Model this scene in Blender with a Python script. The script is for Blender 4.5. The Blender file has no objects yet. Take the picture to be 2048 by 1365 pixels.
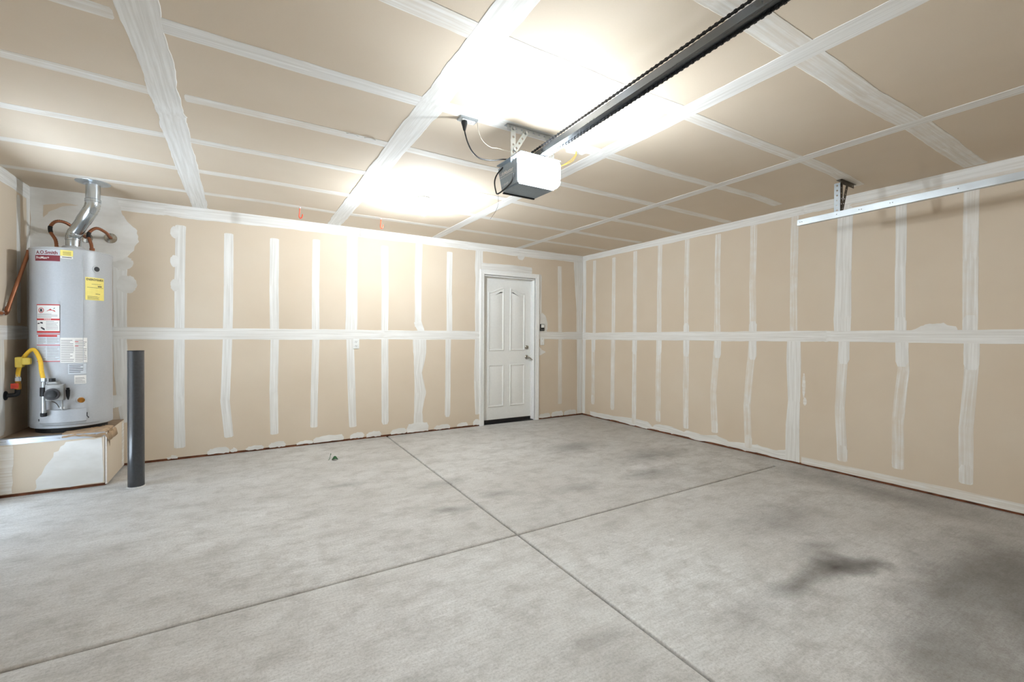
import bpy, bmesh, math, random
from mathutils import Vector, Matrix, noise
random.seed(7)
S = bpy.context.scene
COL = S.collection
# ------------------------------------------------------------------ camera
F_PX, YAW, PITCH, ROLL, EYE = 897.97, 0.54786, -0.00954, 0.00483, 1.2086
XR, YB, XL, H = 4.573, 5.3875, -1.507, 2.4624      # right wall, back wall, alcove wall, ceiling
YJ = 4.755                                         # front of the heater platform
XF, YF = XL, -0.95                                 # left wall, wall behind the camera
SD0, SD1, SDZ = 3.62, 4.60, 2.06                   # open side doorway in the left wall
cam = bpy.data.cameras.new('camera'); camo = bpy.data.objects.new('camera', cam); COL.objects.link(camo)
fw = Vector((math.sin(YAW)*math.cos(PITCH), math.cos(YAW)*math.cos(PITCH), math.sin(PITCH)))
rt = Vector((math.cos(YAW), -math.sin(YAW), 0)); up = rt.cross(fw)
r2 = math.cos(ROLL)*rt + math.sin(ROLL)*up; u2 = -math.sin(ROLL)*rt + math.cos(ROLL)*up
camo.matrix_world = Matrix(((r2.x, u2.x, -fw.x, 0), (r2.y, u2.y, -fw.y, 0), (r2.z, u2.z, -fw.z, EYE), (0, 0, 0, 1)))
cam.sensor_width = 36; cam.lens = F_PX/2048*36; cam.clip_start = 0.02
S.camera = camo
# ------------------------------------------------------------------ world and exposure
w = bpy.data.worlds.new('world'); S.world = w; w.use_nodes = True
w.node_tree.nodes['Background'].inputs[0].default_value = (0.62, 0.80, 1, 1)
w.node_tree.nodes['Background'].inputs[1].default_value = 3.0
S.view_settings.view_transform = 'Standard'; S.view_settings.look = 'None'
S.view_settings.gamma = 1; S.view_settings.use_curve_mapping = False
S.view_settings.exposure = 0.42
sun = bpy.data.lights.new('sun', 'SUN'); sun.energy = 50; sun.angle = .01; sun.color = (.70, .84, 1)
suno = bpy.data.objects.new('sun', sun); COL.objects.link(suno)
suno.rotation_euler = Vector((-.12, -.32, -1)).to_track_quat('-Z', 'Y').to_euler()   # high sun, from over the roof: none falls straight in
BULB = 1450.0       # ceiling bulb emission
LENS = 205.0        # opener light lens emission
# ------------------------------------------------------------------ materials
def srgb(r, g, b):
    f = lambda c: (c/255/12.92 if c/255 <= .04045 else ((c/255+.055)/1.055)**2.4)
    return (f(r), f(g), f(b), 1)
class NT:
    def __init__(s, name):
        s.m = bpy.data.materials.new(name); s.m.use_nodes = True
        s.t = s.m.node_tree; s.b = s.t.nodes['Principled BSDF']
    def n(s, typ, **kw):
        o = s.t.nodes.new(typ)
        for k, v in kw.items():
            if isinstance(k, str) and hasattr(o, k): setattr(o, k, v)
        return o
    def link(s, a, b): s.t.links.new(a, b)
    def noise(s, vec, scale, detail=4, rough=.55):
        n = s.n('ShaderNodeTexNoise'); n.inputs['Scale'].default_value = scale
        n.inputs['Detail'].default_value = detail; n.inputs['Roughness'].default_value = rough
        if vec is not None: s.link(vec, n.inputs['Vector'])
        return n.outputs['Fac']
    def ramp(s, fac, stops):
        r = s.n('ShaderNodeValToRGB'); e = r.color_ramp.elements
        while len(e) < len(stops): e.new(.5)
        for i, (p, c) in enumerate(stops): e[i].position = p; e[i].color = c
        s.link(fac, r.inputs['Fac']); return r.outputs['Color']
    def mix(s, fac, a, b, mode='MIX'):
        m = s.n('ShaderNodeMix'); m.data_type = 'RGBA'; m.blend_type = mode
        for sock, v in ((m.inputs[0], fac), (m.inputs[6], a), (m.inputs[7], b)):
            if isinstance(v, (int, float)): sock.default_value = v
            elif isinstance(v, tuple): sock.default_value = v
            else: s.link(v, sock)
        return m.outputs[2]
    def math(s, op, a, b=0.0, clamp=False):
        m = s.n('ShaderNodeMath'); m.operation = op; m.use_clamp = clamp
        for sock, v in ((m.inputs[0], a), (m.inputs[1], b)):
            if isinstance(v, (int, float)): sock.default_value = v
            else: s.link(v, sock)
        return m.outputs[0]
    def bump(s, h, strength, dist=.002):
        b = s.n('ShaderNodeBump'); b.inputs['Strength'].default_value = strength; b.inputs['Distance'].default_value = dist
        s.link(h, b.inputs['Height']); s.link(b.outputs['Normal'], s.b.inputs['Normal'])
    def mapping(s, vec, scale=(1, 1, 1), loc=(0, 0, 0), rot=(0, 0, 0)):
        m = s.n('ShaderNodeMapping'); m.inputs['Scale'].default_value = scale
        m.inputs['Location'].default_value = loc; m.inputs['Rotation'].default_value = rot
        s.link(vec, m.inputs['Vector']); return m.outputs['Vector']
    def coord(s, k='Object'):
        return s.n('ShaderNodeTexCoord').outputs[k]
def plain(name, col, rough=.5, metal=0.0, speck=.06, scale=40, emit=None, estr=0, bump=0):
    k = NT(name); b = k.b
    b.inputs['Roughness'].default_value = rough; b.inputs['Metallic'].default_value = metal
    f = k.noise(k.coord(), scale, 3)
    d = tuple(c*(1-speck) for c in col[:3])+(1,); l = tuple(min(1, c*(1+speck)) for c in col[:3])+(1,)
    k.link(k.ramp(f, [(.3, d), (.7, l)]), b.inputs['Base Color'])
    if bump: k.bump(f, bump)
    if emit: b.inputs['Emission Color'].default_value = emit; b.inputs['Emission Strength'].default_value = estr
    return k.m
TAN = srgb(217, 202, 182)
def drywall():
    k = NT('drywall_paper'); k.b.inputs['Roughness'].default_value = .9
    g = k.n('ShaderNodeNewGeometry').outputs['Position']
    big = k.noise(g, 1.3, 3); fine = k.noise(g, 260, 2, .7)
    c = k.ramp(big, [(.3, srgb(213, 197, 176)), (.7, srgb(219, 205, 186))])
    c = k.mix(k.math('MULTIPLY', fine, .16), c, srgb(182, 163, 139))
    k.link(c, k.b.inputs['Base Color']); k.bump(fine, .06, .0006)
    return k.m
def mud(name, thin, across=60, bumps=.32):
    # dried joint compound; thin coats let the paper show through
    k = NT(name); k.b.inputs['Roughness'].default_value = .85
    uv = k.n('ShaderNodeUVMap').outputs['UV']
    streak = k.noise(k.mapping(uv, (2.2, across, 1)), 1.0, 4, .6)
    blot = k.noise(k.n('ShaderNodeNewGeometry').outputs['Position'], 9, 4, .6)
    a = k.math('ADD', k.math('MULTIPLY', streak, .55), k.math('MULTIPLY', blot, .45))
    white = k.ramp(streak, [(.3, srgb(216, 214, 209)), (.62, srgb(238, 237, 234))])
    t = k.ramp(a, [(max(0, .5-.16), (1, 1, 1, 1)), (.5+.16, (0, 0, 0, 1))])
    fac = k.math('MULTIPLY', t, thin*2, True) if thin <= .5 else k.math('ADD', k.math('MULTIPLY', t, .5), thin-.25, True)
    c = k.mix(fac, white, TAN)
    k.link(c, k.b.inputs['Base Color']); k.bump(streak, bumps, .002)
    return k.m
def concrete():
    k = NT('concrete'); g = k.n('ShaderNodeNewGeometry').outputs['Position']
    big = k.noise(g, .55, 6, .6); mid = k.noise(k.mapping(g, (1.6, 3.6, 1), rot=(0, 0, .2)), 1.6, 10, .72)
    fine = k.noise(g, 95, 4, .8); brush = k.noise(k.mapping(g, (4, 34, 1), rot=(0, 0, .06)), 2.2, 8, .75); blot = k.noise(g, 6.5, 10, .78)
    c = k.ramp(mid, [(.25, srgb(174, 172, 168)), (.5, srgb(212, 211, 209)), (.75, srgb(226, 225, 223))])
    c = k.mix(k.ramp(big, [(.36, (.5, .5, .5, 1)), (.62, (0, 0, 0, 1))]), c, srgb(166, 160, 153))
    c = k.mix(k.ramp(brush, [(.35, (.4, .4, .4, 1)), (.6, (0, 0, 0, 1))]), c, srgb(158, 153, 147))
    c = k.mix(k.ramp(blot, [(.36, (.55, .55, .55, 1)), (.52, (0, 0, 0, 1))]), c, srgb(154, 148, 142))
    c = k.mix(k.ramp(fine, [(.3, (.5, .5, .5, 1)), (.55, (0, 0, 0, 1))]), c, srgb(128, 123, 117))
    warp = k.n('ShaderNodeVectorMath'); warp.operation = 'ADD'
    nn = k.n('ShaderNodeTexNoise'); nn.inputs['Scale'].default_value = 3.2; nn.inputs['Detail'].default_value = 5
    k.link(g, nn.inputs['Vector'])
    sc = k.n('ShaderNodeVectorMath'); sc.operation = 'MULTIPLY_ADD'
    k.link(nn.outputs['Color'], sc.inputs[0]); sc.inputs[1].default_value = (.3, .3, 0); sc.inputs[2].default_value = (-.15, -.15, 0)
    k.link(g, warp.inputs[0]); k.link(sc.outputs[0], warp.inputs[1])
    for (x, y, sx, sy, amt) in OIL_AND_DARK:      # oil drips and tyre marks, plus broad darker areas at the near right
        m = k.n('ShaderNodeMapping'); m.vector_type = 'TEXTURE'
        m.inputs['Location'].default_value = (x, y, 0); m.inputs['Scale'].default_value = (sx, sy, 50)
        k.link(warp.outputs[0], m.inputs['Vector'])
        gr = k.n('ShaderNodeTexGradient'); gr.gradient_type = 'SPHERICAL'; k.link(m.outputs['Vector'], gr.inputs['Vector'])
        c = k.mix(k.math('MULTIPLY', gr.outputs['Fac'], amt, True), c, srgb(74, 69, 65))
    k.link(c, k.b.inputs['Base Color']); k.b.inputs['Roughness'].default_value = .62
    k.b.inputs['Specular IOR Level'].default_value = .35
    k.bump(k.math('ADD', k.math('MULTIPLY', brush, .6), k.math('MULTIPLY', fine, .4)), .18, .002)
    return k.m
OIL_AND_DARK = [(2.73, 1.10, .20, .12, 1.0), (2.86, 1.06, .18, .09, .7), (2.54, 1.13, .24, .10, .6), (2.30, 1.13, .26, .10, .75), (2.86, 1.25, .3, .12, .4), (3.1, 1.6, .55, .25, .35),
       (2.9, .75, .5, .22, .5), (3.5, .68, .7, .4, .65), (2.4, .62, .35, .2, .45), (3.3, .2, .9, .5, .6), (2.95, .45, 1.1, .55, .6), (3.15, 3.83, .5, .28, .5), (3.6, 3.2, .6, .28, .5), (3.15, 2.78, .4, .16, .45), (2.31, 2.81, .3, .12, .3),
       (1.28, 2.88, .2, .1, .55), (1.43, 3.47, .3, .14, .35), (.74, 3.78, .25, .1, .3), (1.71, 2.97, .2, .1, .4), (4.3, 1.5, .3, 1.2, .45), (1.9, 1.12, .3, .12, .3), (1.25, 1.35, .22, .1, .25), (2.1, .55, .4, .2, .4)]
def brushed(name, col, rough, metal=1.0, stretch=(60, 2, 2)):
    k = NT(name); k.b.inputs['Metallic'].default_value = metal
    f = k.noise(k.mapping(k.coord(), stretch), 3, 4)
    k.link(k.ramp(f, [(.3, tuple(c*.82 for c in col[:3])+(1,)), (.7, col)]), k.b.inputs['Base Color'])
    k.link(k.math('ADD', k.math('MULTIPLY', f, .2), rough-.1), k.b.inputs['Roughness'])
    return k.m
M = dict(
    dry=drywall(), mud=mud('joint_compound', .06), mud_mid=mud('joint_compound_thin', .3), mud_flat=mud('joint_compound_smooth', .06, 4.5, .12), mud_thin=mud('joint_compound_skim', .46),
    conc=concrete(), wood=plain('sole_plate_wood', srgb(112, 66, 40), .8, speck=.5, scale=14),
    edge=plain('gypsum_edge', srgb(222, 214, 206), .9), dark=plain('dark_gap', srgb(34, 29, 26), .9),
    white=plain('white_paint', srgb(238, 238, 235), .38, speck=.02), trim=plain('trim_paint', srgb(240, 240, 238), .45, speck=.02),
    black=plain('black_rubber', srgb(24, 24, 25), .55), blackmetal=plain('black_iron', srgb(42, 42, 44), .45, .6),
    chrome=brushed('satin_nickel', srgb(190, 186, 178), .25), galv=brushed('galvanised_steel', srgb(200, 206, 210), .38, .85),
    angle=brushed('perforated_angle_steel', srgb(178, 184, 188), .4, .8), brown=brushed('dull_angle_steel', srgb(96, 88, 76), .45, .8),
    duct=brushed('vent_sheet_metal', srgb(205, 212, 218), .22), tank=plain('tank_enamel', srgb(176, 178, 181), .35, speck=.03, scale=90),
    tankcap=plain('tank_cap', srgb(180, 182, 184), .4, speck=.03), copper=brushed('copper', srgb(158, 104, 76), .45, .85),
    brass=brushed('brass', srgb(196, 138, 66), .3), bollard=plain('bollard_steel', srgb(36, 40, 46), .5, .2, speck=.18, scale=60),
    yellow=plain('gas_hose_coating', srgb(226, 180, 44), .5), tagy=plain('yellow_tag', srgb(222, 196, 84), .5),
    red=plain('red_plastic', srgb(206, 62, 40), .45), hook=plain('red_vinyl', srgb(232, 84, 52), .4),
    opener=plain('opener_housing', srgb(142, 153, 161), .45, speck=.08, scale=70), plate=plain('wall_plate', srgb(236, 236, 233), .35, speck=.01),
    slot=plain('slot', srgb(80, 78, 76), .6), label_white=plain('label_white', srgb(224, 220, 214), .5, speck=.03, scale=200),
    label_yel=plain('label_yellow', srgb(240, 222, 122), .5, speck=.03), label_red=plain('label_red', srgb(190, 44, 40), .5, speck=.05),
    maroon=plain('label_maroon', srgb(122, 26, 38), .5, speck=.05), ink=plain('ink', srgb(60, 56, 58), .6), inkl=plain('ink_grey', srgb(150, 146, 144), .6),
    label_grey=plain('label_grey', srgb(196, 200, 204), .5, speck=.04), ctrl=plain('control_grey', srgb(150, 150, 148), .45, speck=.08),
    paper=plain('torn_paper', srgb(176, 148, 118), .9, speck=.25, scale=12), flash=brushed('flashing', srgb(208, 216, 226), .3, .7, (2, 30, 30)),
    rail=brushed('rail_steel', srgb(120, 124, 128), .3, 1.0),
    leaf=plain('leaf_green', srgb(44, 92, 52), .5, speck=.2), wirew=plain('white_wire', srgb(226, 220, 208), .5), wirey=plain('yellow_wire', srgb(232, 196, 96), .5),
    wiret=plain('tan_wire', srgb(196, 148, 110), .5), porcelain=plain('porcelain', srgb(240, 240, 238), .3, speck=.01),
    yard=plain('pale_gravel', srgb(208, 206, 204), .9, speck=.12, scale=30),
    block=plain('yard_block', srgb(150, 138, 124), .9, speck=.1),
    pit=plain('platform_board', srgb(150, 128, 106), .9, speck=.15, scale=12),
    bulb=plain('lit_bulb', (1, 1, 1, 1), .5, emit=(.85, .935, 1.0, 1), estr=BULB),
    lens=plain('lit_lens', (1, 1, 1, 1), .4, emit=(.85, .935, 1.0, 1), estr=LENS),
)
_b = M['bollard'].node_tree.nodes['Principled BSDF']; _b.inputs['Coat Weight'].default_value = .7; _b.inputs['Coat Roughness'].default_value = .12; _b.inputs['Coat IOR'].default_value = 1.6
# ------------------------------------------------------------------ mesh helpers
class MB:
    def __init__(s): s.v = []; s.f = []; s.uv = None
    def add(s, v, f):
        o = len(s.v); s.v += [tuple(p) for p in v]; s.f += [tuple(i+o for i in q) for q in f]; return s
    def box(s, a, b):
        (x0, y0, z0), (x1, y1, z1) = a, b
        return s.add([(x0, y0, z0), (x1, y0, z0), (x1, y1, z0), (x0, y1, z0), (x0, y0, z1), (x1, y0, z1), (x1, y1, z1), (x0, y1, z1)],
                     [(0, 3, 2, 1), (4, 5, 6, 7), (0, 1, 5, 4), (1, 2, 6, 5), (2, 3, 7, 6), (3, 0, 4, 7)])
    def bbox(s, a, b, r=.004):
        # box with bevelled edges
        bm = bmesh.new(); bmesh.ops.create_cube(bm, size=1)
        for q in bm.verts: q.co = Vector([a[i]+(q.co[i]+.5)*(b[i]-a[i]) for i in range(3)])
        bmesh.ops.bevel(bm, geom=bm.edges[:], offset=r, segments=2, affect='EDGES', profile=.5)
        bm.verts.index_update(); s.add([q.co[:] for q in bm.verts], [[q.index for q in f.verts] for f in bm.faces]); bm.free(); return s
    def tube(s, pts, r, n=10, cap=True):
        pts = [Vector(p) for p in pts]; rs = r if isinstance(r, (list, tuple)) else [r]*len(pts)
        rings = []; prev = None
        for i, p in enumerate(pts):
            t = (pts[min(i+1, len(pts)-1)]-pts[max(i-1, 0)]).normalized()
            if prev is None:
                a = t.orthogonal().normalized()
            else:
                a = (prev-t*prev.dot(t)).normalized()
            prev = a; b = t.cross(a)
            rings.append([p+rs[i]*(math.cos(2*math.pi*k/n)*a+math.sin(2*math.pi*k/n)*b) for k in range(n)])
        v = [q for R_ in rings for q in R_]; f = []
        for i in range(len(pts)-1):
            for k in range(n):
                f.append((i*n+k, i*n+(k+1) % n, (i+1)*n+(k+1) % n, (i+1)*n+k))
        if cap: f += [tuple(range(n))[::-1], tuple(range((len(pts)-1)*n, len(pts)*n))]
        return s.add(v, f)
    def lathe(s, prof, c, axis='Z', n=24):
        # profile of (radius, height) along an axis through c
        v = []; f = []
        for (r, h) in prof:
            for k in range(n):
                a = 2*math.pi*k/n; p = (r*math.cos(a), r*math.sin(a), h)
                if axis == 'X': p = (p[2], p[0], p[1])
                if axis == 'Y': p = (p[1], p[2], p[0])
                v.append((c[0]+p[0], c[1]+p[1], c[2]+p[2]))
        for i in range(len(prof)-1):
            for k in range(n): f.append((i*n+k, i*n+(k+1) % n, (i+1)*n+(k+1) % n, (i+1)*n+k))
        f += [tuple(range(n))[::-1], tuple(range((len(prof)-1)*n, len(prof)*n))]
        return s.add(v, f)
    def build(s, name, mat, parent=None, smooth=False):
        me = bpy.data.meshes.new(name); me.from_pydata(s.v, [], s.f); me.validate(); me.update()
        if s.uv is not None:
            ul = me.uv_layers.new(name='UVMap')
            for l in me.loops: ul.data[l.index].uv = s.uv[l.vertex_index]
        bm = bmesh.new(); bm.from_mesh(me); bmesh.ops.recalc_face_normals(bm, faces=bm.faces[:]); bm.to_mesh(me); bm.free()
        me.materials.append(M[mat])
        if smooth:
            for p in me.polygons: p.use_smooth = True
            me.set_sharp_from_angle(angle=math.radians(38))
        o = bpy.data.objects.new(name, me); COL.objects.link(o)
        if parent is not None: o.parent = parent
        return o
def tag(o, label, cat, group=None, kind=None):
    o['label'] = label; o['category'] = cat
    if group: o['group'] = group
    if kind: o['kind'] = kind
    return o
def thing(name, loc=(0, 0, 0)):
    o = bpy.data.objects.new(name, None); COL.objects.link(o); o.location = loc; o.empty_display_size = .1
    return o
class Local:
    # builds parts in world coordinates under an Empty placed at the thing's base
    def __init__(s, root): s.root = root; s.o = Vector(root.location)
    def part(s, name, mb, mat, smooth=False, parent=None):
        mb.v = [tuple(Vector(p)-s.o) for p in mb.v]
        return mb.build(name, mat, parent or s.root, smooth)
def bez(pts, n=8):
    # Catmull-Rom through the points
    P = [Vector(p) for p in pts]; P = [P[0]*2-P[1]]+P+[P[-1]*2-P[-2]]; out = []
    for i in range(1, len(P)-2):
        for k in range(n):
            t = k/n; a, b, c, d = P[i-1], P[i], P[i+1], P[i+2]
            out.append(.5*((2*b)+(c-a)*t+(2*a-5*b+4*c-d)*t*t+(3*b-a-3*c+d)*t**3))
    return out+[P[-2]]
def ns(x, s): return noise.noise(Vector((x, s*7.31, s*1.7)))
# planes: (u, v, height above the surface) -> world
back = lambda u, v, h: (u, YB-h, v)
right = lambda u, v, h: (XR-h, u, v)
left = lambda u, v, h: (XL+h, u, v)
ceil = lambda u, v, h: (u, v, H-h)
front_p = lambda u, v, h: (u, YJ-h, v)
SEED = [0]
def strip(parent, plane, pts, width, mat='mud', rag=.10, h=.0008, drift=.0, round_=True, name='joint_compound', step=.035, raised=.0002):
    """one trowelled band of joint compound: irregular edges, feathered, slightly crowned"""
    SEED[0] += 1; sd = SEED[0]*1.37; h += (SEED[0] % 23)*1.7e-5
    P = [Vector(p[:2]) for p in pts]; W = [p[2] if len(p) > 2 else width for p in pts]
    L = [0]
    for a, b in zip(P, P[1:]): L.append(L[-1]+(b-a).length)
    n = max(4, int(L[-1]/step)); v = []; uv = []; f = []
    for i in range(n+1):
        s_ = L[-1]*i/n; j = 0
        while j < len(L)-2 and s_ > L[j+1]: j += 1
        t = (s_-L[j])/max(1e-6, L[j+1]-L[j]); t = t*t*(3-2*t) if len(P) > 2 else t
        c = P[j].lerp(P[j+1], t); wd = W[j]*(1-t)+W[j+1]*t
        d = (P[j+1]-P[j]).normalized(); nn = Vector((-d.y, d.x))
        c = c+nn*drift*ns(s_*1.1, sd)
        e = 1.0
        if round_:
            q = min(s_, L[-1]-s_)/(wd*.22); e = .62+.38*math.sqrt(max(0, 1-(1-min(1, q))**2))
        wl = wd/2*e*(1+rag*(ns(s_*3.5, sd+.3)*1.2+ns(s_*17, sd+.6)*.55)); wr = wd/2*e*(1+rag*(ns(s_*3.5, sd+.9)*1.2+ns(s_*17, sd+1.2)*.55))
        for k, (off, hh) in enumerate(((-wl, 0), (-wl*.97, h), (0, h+raised), (wr*.97, h), (wr, 0))):
            q = c+nn*off; v.append(plane(q.x, q.y, hh)); uv.append((s_+sd, off+.5+sd*.11))
        if i:
            a = (i-1)*5; b = i*5
            f += [(a+k, a+k+1, b+k+1, b+k) for k in range(4)]
    f += [(0, 1, 2, 3, 4), tuple(n*5+k for k in (4, 3, 2, 1, 0))]
    mb = MB().add(v, f); mb.uv = uv
    return mb.build(name, mat, parent)
def patch(parent, plane, outline, mat='mud', h=.0012, rag=.012, name='joint_compound', sub=4):
    """free-form skim patch from an outline on the wall"""
    SEED[0] += 1; sd = SEED[0]*1.37; h += (SEED[0] % 23)*2.3e-5; O = []
    if mat == 'mud': mat = 'mud_flat'
    m = len(outline)
    for i in range(m):
        a, b = Vector(outline[i]), Vector(outline[(i+1) % m])
        for k in range(sub): O.append(a.lerp(b, k/sub))
    O = [p+Vector((ns(i*.9, sd), ns(i*.9, sd+3)))*rag for i, p in enumerate(O)]
    v = [plane(p.x, p.y, 0) for p in O]+[plane(p.x, p.y, h) for p in O]; n = len(O)
    f = [(i, (i+1) % n, n+(i+1) % n, n+i) for i in range(n)]+[tuple(range(n, 2*n))]
    mb = MB().add(v, f); mb.uv = [(p.x+sd, p.y) for p in O]*2
    return mb.build(name, mat, parent)
def ell(cx, cy, rx, ry, n=10): return [(cx+rx*math.cos(2*math.pi*k/n), cy+ry*math.sin(2*math.pi*k/n)) for k in range(n)]
T = .0127   # board thickness
# ================================================================== THE SETTING
floor = MB().box((XF-.15, YF-.1, -.14), (XR+.12, YB+.25, -.03)).build('floor', 'dark')
tag(floor, 'grey concrete garage floor with tooled control joints', 'floor', kind='structure')
JX = lambda y: 1.539+(y-5.397)*.0253                 # control joint running front to back
def slab(poly, name='concrete_slab', r=.017, d=.005):
    n = len(poly); c = [Vector(p) for p in poly]; v = []; f = []
    def inset(k):
        out = []
        for i in range(n):
            a, b, e = c[i-1], c[i], c[(i+1) % n]
            d1 = (b-a).normalized(); d2 = (e-b).normalized(); n1 = Vector((-d1.y, d1.x)); n2 = Vector((-d2.y, d2.x))
            out.append(b+(n1+n2)*(k/(1+n1.dot(n2))))
        return out
    rings = [(0, -.03), (0, -r*1.1), (r*.16, -r*.55), (r*.5, -r*.16), (r*1.1, 0)]
    for k, z in rings: v += [(p.x, p.y, z) for p in inset(k)]
    for i in range(len(rings)-1):
        f += [(i*n+k, i*n+(k+1) % n, (i+1)*n+(k+1) % n, (i+1)*n+k) for k in range(n)]
    f.append(tuple((len(rings)-1)*n+k for k in range(n)))
    return MB().add(v, f).build(name, 'conc', floor, True)
g = .003; JY = 2.315
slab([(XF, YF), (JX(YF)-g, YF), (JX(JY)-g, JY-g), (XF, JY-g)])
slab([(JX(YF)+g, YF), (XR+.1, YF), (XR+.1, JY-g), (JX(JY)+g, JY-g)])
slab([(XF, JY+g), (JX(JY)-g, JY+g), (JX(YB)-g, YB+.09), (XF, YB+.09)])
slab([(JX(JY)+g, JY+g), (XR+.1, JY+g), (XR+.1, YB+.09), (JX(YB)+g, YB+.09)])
MB().box((4.33, JY-.022, -.02), (XR+.1, JY+.022, .0002)).build('concrete_slab', 'conc', floor)
# ---- ceiling
ceiling = MB().box((XF-.35, YF-.1, H+T), (XR+.12, YB+.25, H+.12)).build('ceiling', 'dark')
tag(ceiling, 'unpainted drywall ceiling with a grid of taped joints', 'ceiling', kind='structure')
SEAM = [-.32, .905, 2.13, 3.385]
xs = [XF-.01, *SEAM, XR+.05]
for i, (a, b) in enumerate(zip(xs, xs[1:])):
    ys = [YF-.05, 2.31 if i % 2 else 1.02, YB+.05]
    for c_, d_ in zip(ys, ys[1:]):
        MB().box((a+.001, c_+.001, H), (b-.001, d_-.001, H+T)).build('drywall_panel', 'dry', ceiling)
strip(ceiling, ceil, [(-.325, YF), (-.325, 3.2), (-.318, YB)], .135, rag=.16, h=.0016, round_=False)
strip(ceiling, ceil, [(.88, YF), (.895, 2.3), (.925, YB)], .145, rag=.12, h=.0016, round_=False)
strip(ceiling, ceil, [(2.115, YF), (2.13, 2.3, .125), (2.14, YB, .1)], .13, rag=.12, h=.0016, round_=False)
strip(ceiling, ceil, [(3.34, YF), (3.38, 2.4), (3.39, YB)], .095, rag=.12, h=.0016, round_=False)
ROWS = [-.2, .41, 1.03, 1.66, 2.31, 2.94, 3.55, 4.19, 4.83]
BAY = [(XF, -.325), (-.325, .9), (.9, 2.13), (2.13, 3.385), (3.385, XR)]
for bi, (a, b) in enumerate(BAY):
    for y in ROWS:
        wd = .086; mt = 'mud_mid'; e0, e1 = a, b
        if y == 1.66 and bi in (1, 2): wd = .115
        if y == 2.31 and bi in (1, 2): wd = .11; mt = 'mud'
        if y == 1.03: wd = .125
        if bi == 4: mt = 'mud_mid'; wd = max(wd, .088); e1 = XR-.01-(.22 if y in (1.66, 2.31) else .02)
        if bi == 0: e1 = b-(.09 if y == 2.31 else .02)
        if bi == 1 and y in (2.94,): e0 = a+.085
        if bi == 4 and y == 2.94: e0 = a+.06
        dy = random.uniform(-.015, .015)
        strip(ceiling, ceil, [(e0, y+dy), ((e0+e1)/2, y+dy+random.uniform(-.02, .02)), (e1, y-dy)], wd, mt, rag=.1, h=.0009, drift=.012)
patch(ceiling, ceil, [(1.84, 2.335), (1.93, 2.32), (2.03, 2.35), (2.02, 2.40), (1.90, 2.42), (1.85, 2.38)], 'mud', .0022)
for (x, y) in ((.607, 2.912), (.715, 2.918)):
    patch(ceiling, ceil, ell(x, y, .035, .016, 6), 'mud', .004, .01)
# ---- walls
def wall_obj(name, mb, label):
    return tag(mb.build(name, 'dark'), label, 'wall', kind='structure')
BT = YB+T
DX0, DX1, DZ = 2.845, 3.672, 2.045     # door opening
wb = wall_obj('wall_back', MB().box((XL-.1, BT, -.02), (DX0-.02, BT+.16, H+T)).box((DX1+.02, BT, -.02), (XR+.1, BT+.16, H+T)).box((DX0-.02, BT, DZ+.02), (DX1+.02, BT+.16, H+T)),
              'back drywall wall with taped joints around the white door')
Z0, ZS = .023, 1.222
for (a, b, c_, d_) in ((XL, 1.119, ZS+.001, H), (1.121, DX0, ZS+.001, H), (DX0, DX1, DZ, H), (DX1, XR, ZS+.001, H),
                       (XL, 1.919, Z0, ZS-.001), (1.921, DX0, Z0, ZS-.001), (DX1, XR, Z0, ZS-.001)):
    MB().box((a, YB, c_), (b, BT, d_)).build('drywall_panel', 'dry', wb)
for a, b in ((XL, DX0-.02), (DX1+.02, XR)):
    MB().box((a, BT-.004, 0), (b, BT+.02, .03)).build('sole_plate', 'wood', wb)
# vertical bands: x, z bottom, z top of the upper piece; lower piece
up_ = [(-.486, 2.272, .082), (-.088, 2.243, .08), (.331, 2.241, .083), (.733, 2.277, .076), (1.50, 2.289, .083), (2.338, 2.304, .078)]
for x, zt, wd in up_:
    strip(wb, back, [(x, ZS), (x+random.uniform(-.01, .01), (ZS+zt)/2), (x+random.uniform(-.004, .012), zt)], wd, 'mud', .07, drift=.006)
for pts, wd in (([(-.482, .112), (-.486, .6), (-.486, ZS)], .086), ([(-.078, .170), (-.112, .55), (-.09, ZS)], .08), ([(.33, .155), (.322, .6), (.333, ZS)], .078),
                ([(.718, .19), (.722, .6), (.737, ZS)], .075), ([(1.135, .152), (1.118, .6), (1.10, ZS)], .085), ([(1.508, .147), (1.502, ZS)], .085), ([(2.315, .165), (2.322, ZS)], .075)):
    strip(wb, back, pts, wd, 'mud', .06, drift=.004)
strip(wb, back, [(1.115, ZS, .135), (1.12, 1.8, .12), (1.128, H, .12)], .125, rag=.07, h=.0011)
strip(wb, back, [(1.915, ZS+.1, .08), (1.915, 1.9, .09), (1.93, H, .085)], .085, rag=.08, h=.0009)
patch(wb, back, [(1.86, 1.38), (1.955, 1.40), (2.02, ZS), (1.94, ZS)], 'mud', .0012, .01)
strip(wb, back, [(1.925, .03, .13), (1.92, .25, .1), (1.945, .5, .15), (1.915, .75, .1), (1.94, 1.0, .16), (1.935, ZS, .17)], .13, rag=.12, h=.0011)
strip(wb, back, [(2.745, .16, .06), (2.74, .6, .09), (2.755, 1.2, .09), (2.745, 1.7, .08), (2.765, 2.0, .1), (2.765, 2.14, .12), (2.765, H-.04, .11)], .1, rag=.12, h=.0011)
strip(wb, back, [(3.775, 1.5, .03), (3.765, 2.12, .05)], .05, rag=.2)
strip(wb, back, [(2.80, 2.155), (3.3, 2.165), (3.62, 2.15)], .10, rag=.14, h=.0011)
strip(wb, back, [(4.137, .20), (4.135, 1.2), (4.12, 2.27)], .072, 'mud_mid', .08)
strip(wb, back, [(4.52, .03, .09), (4.515, .8, .1), (4.505, 1.6, .11), (4.49, 2.0, .15), (4.48, H, .19)], .11, rag=.1, h=.0012, round_=False)
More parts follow.
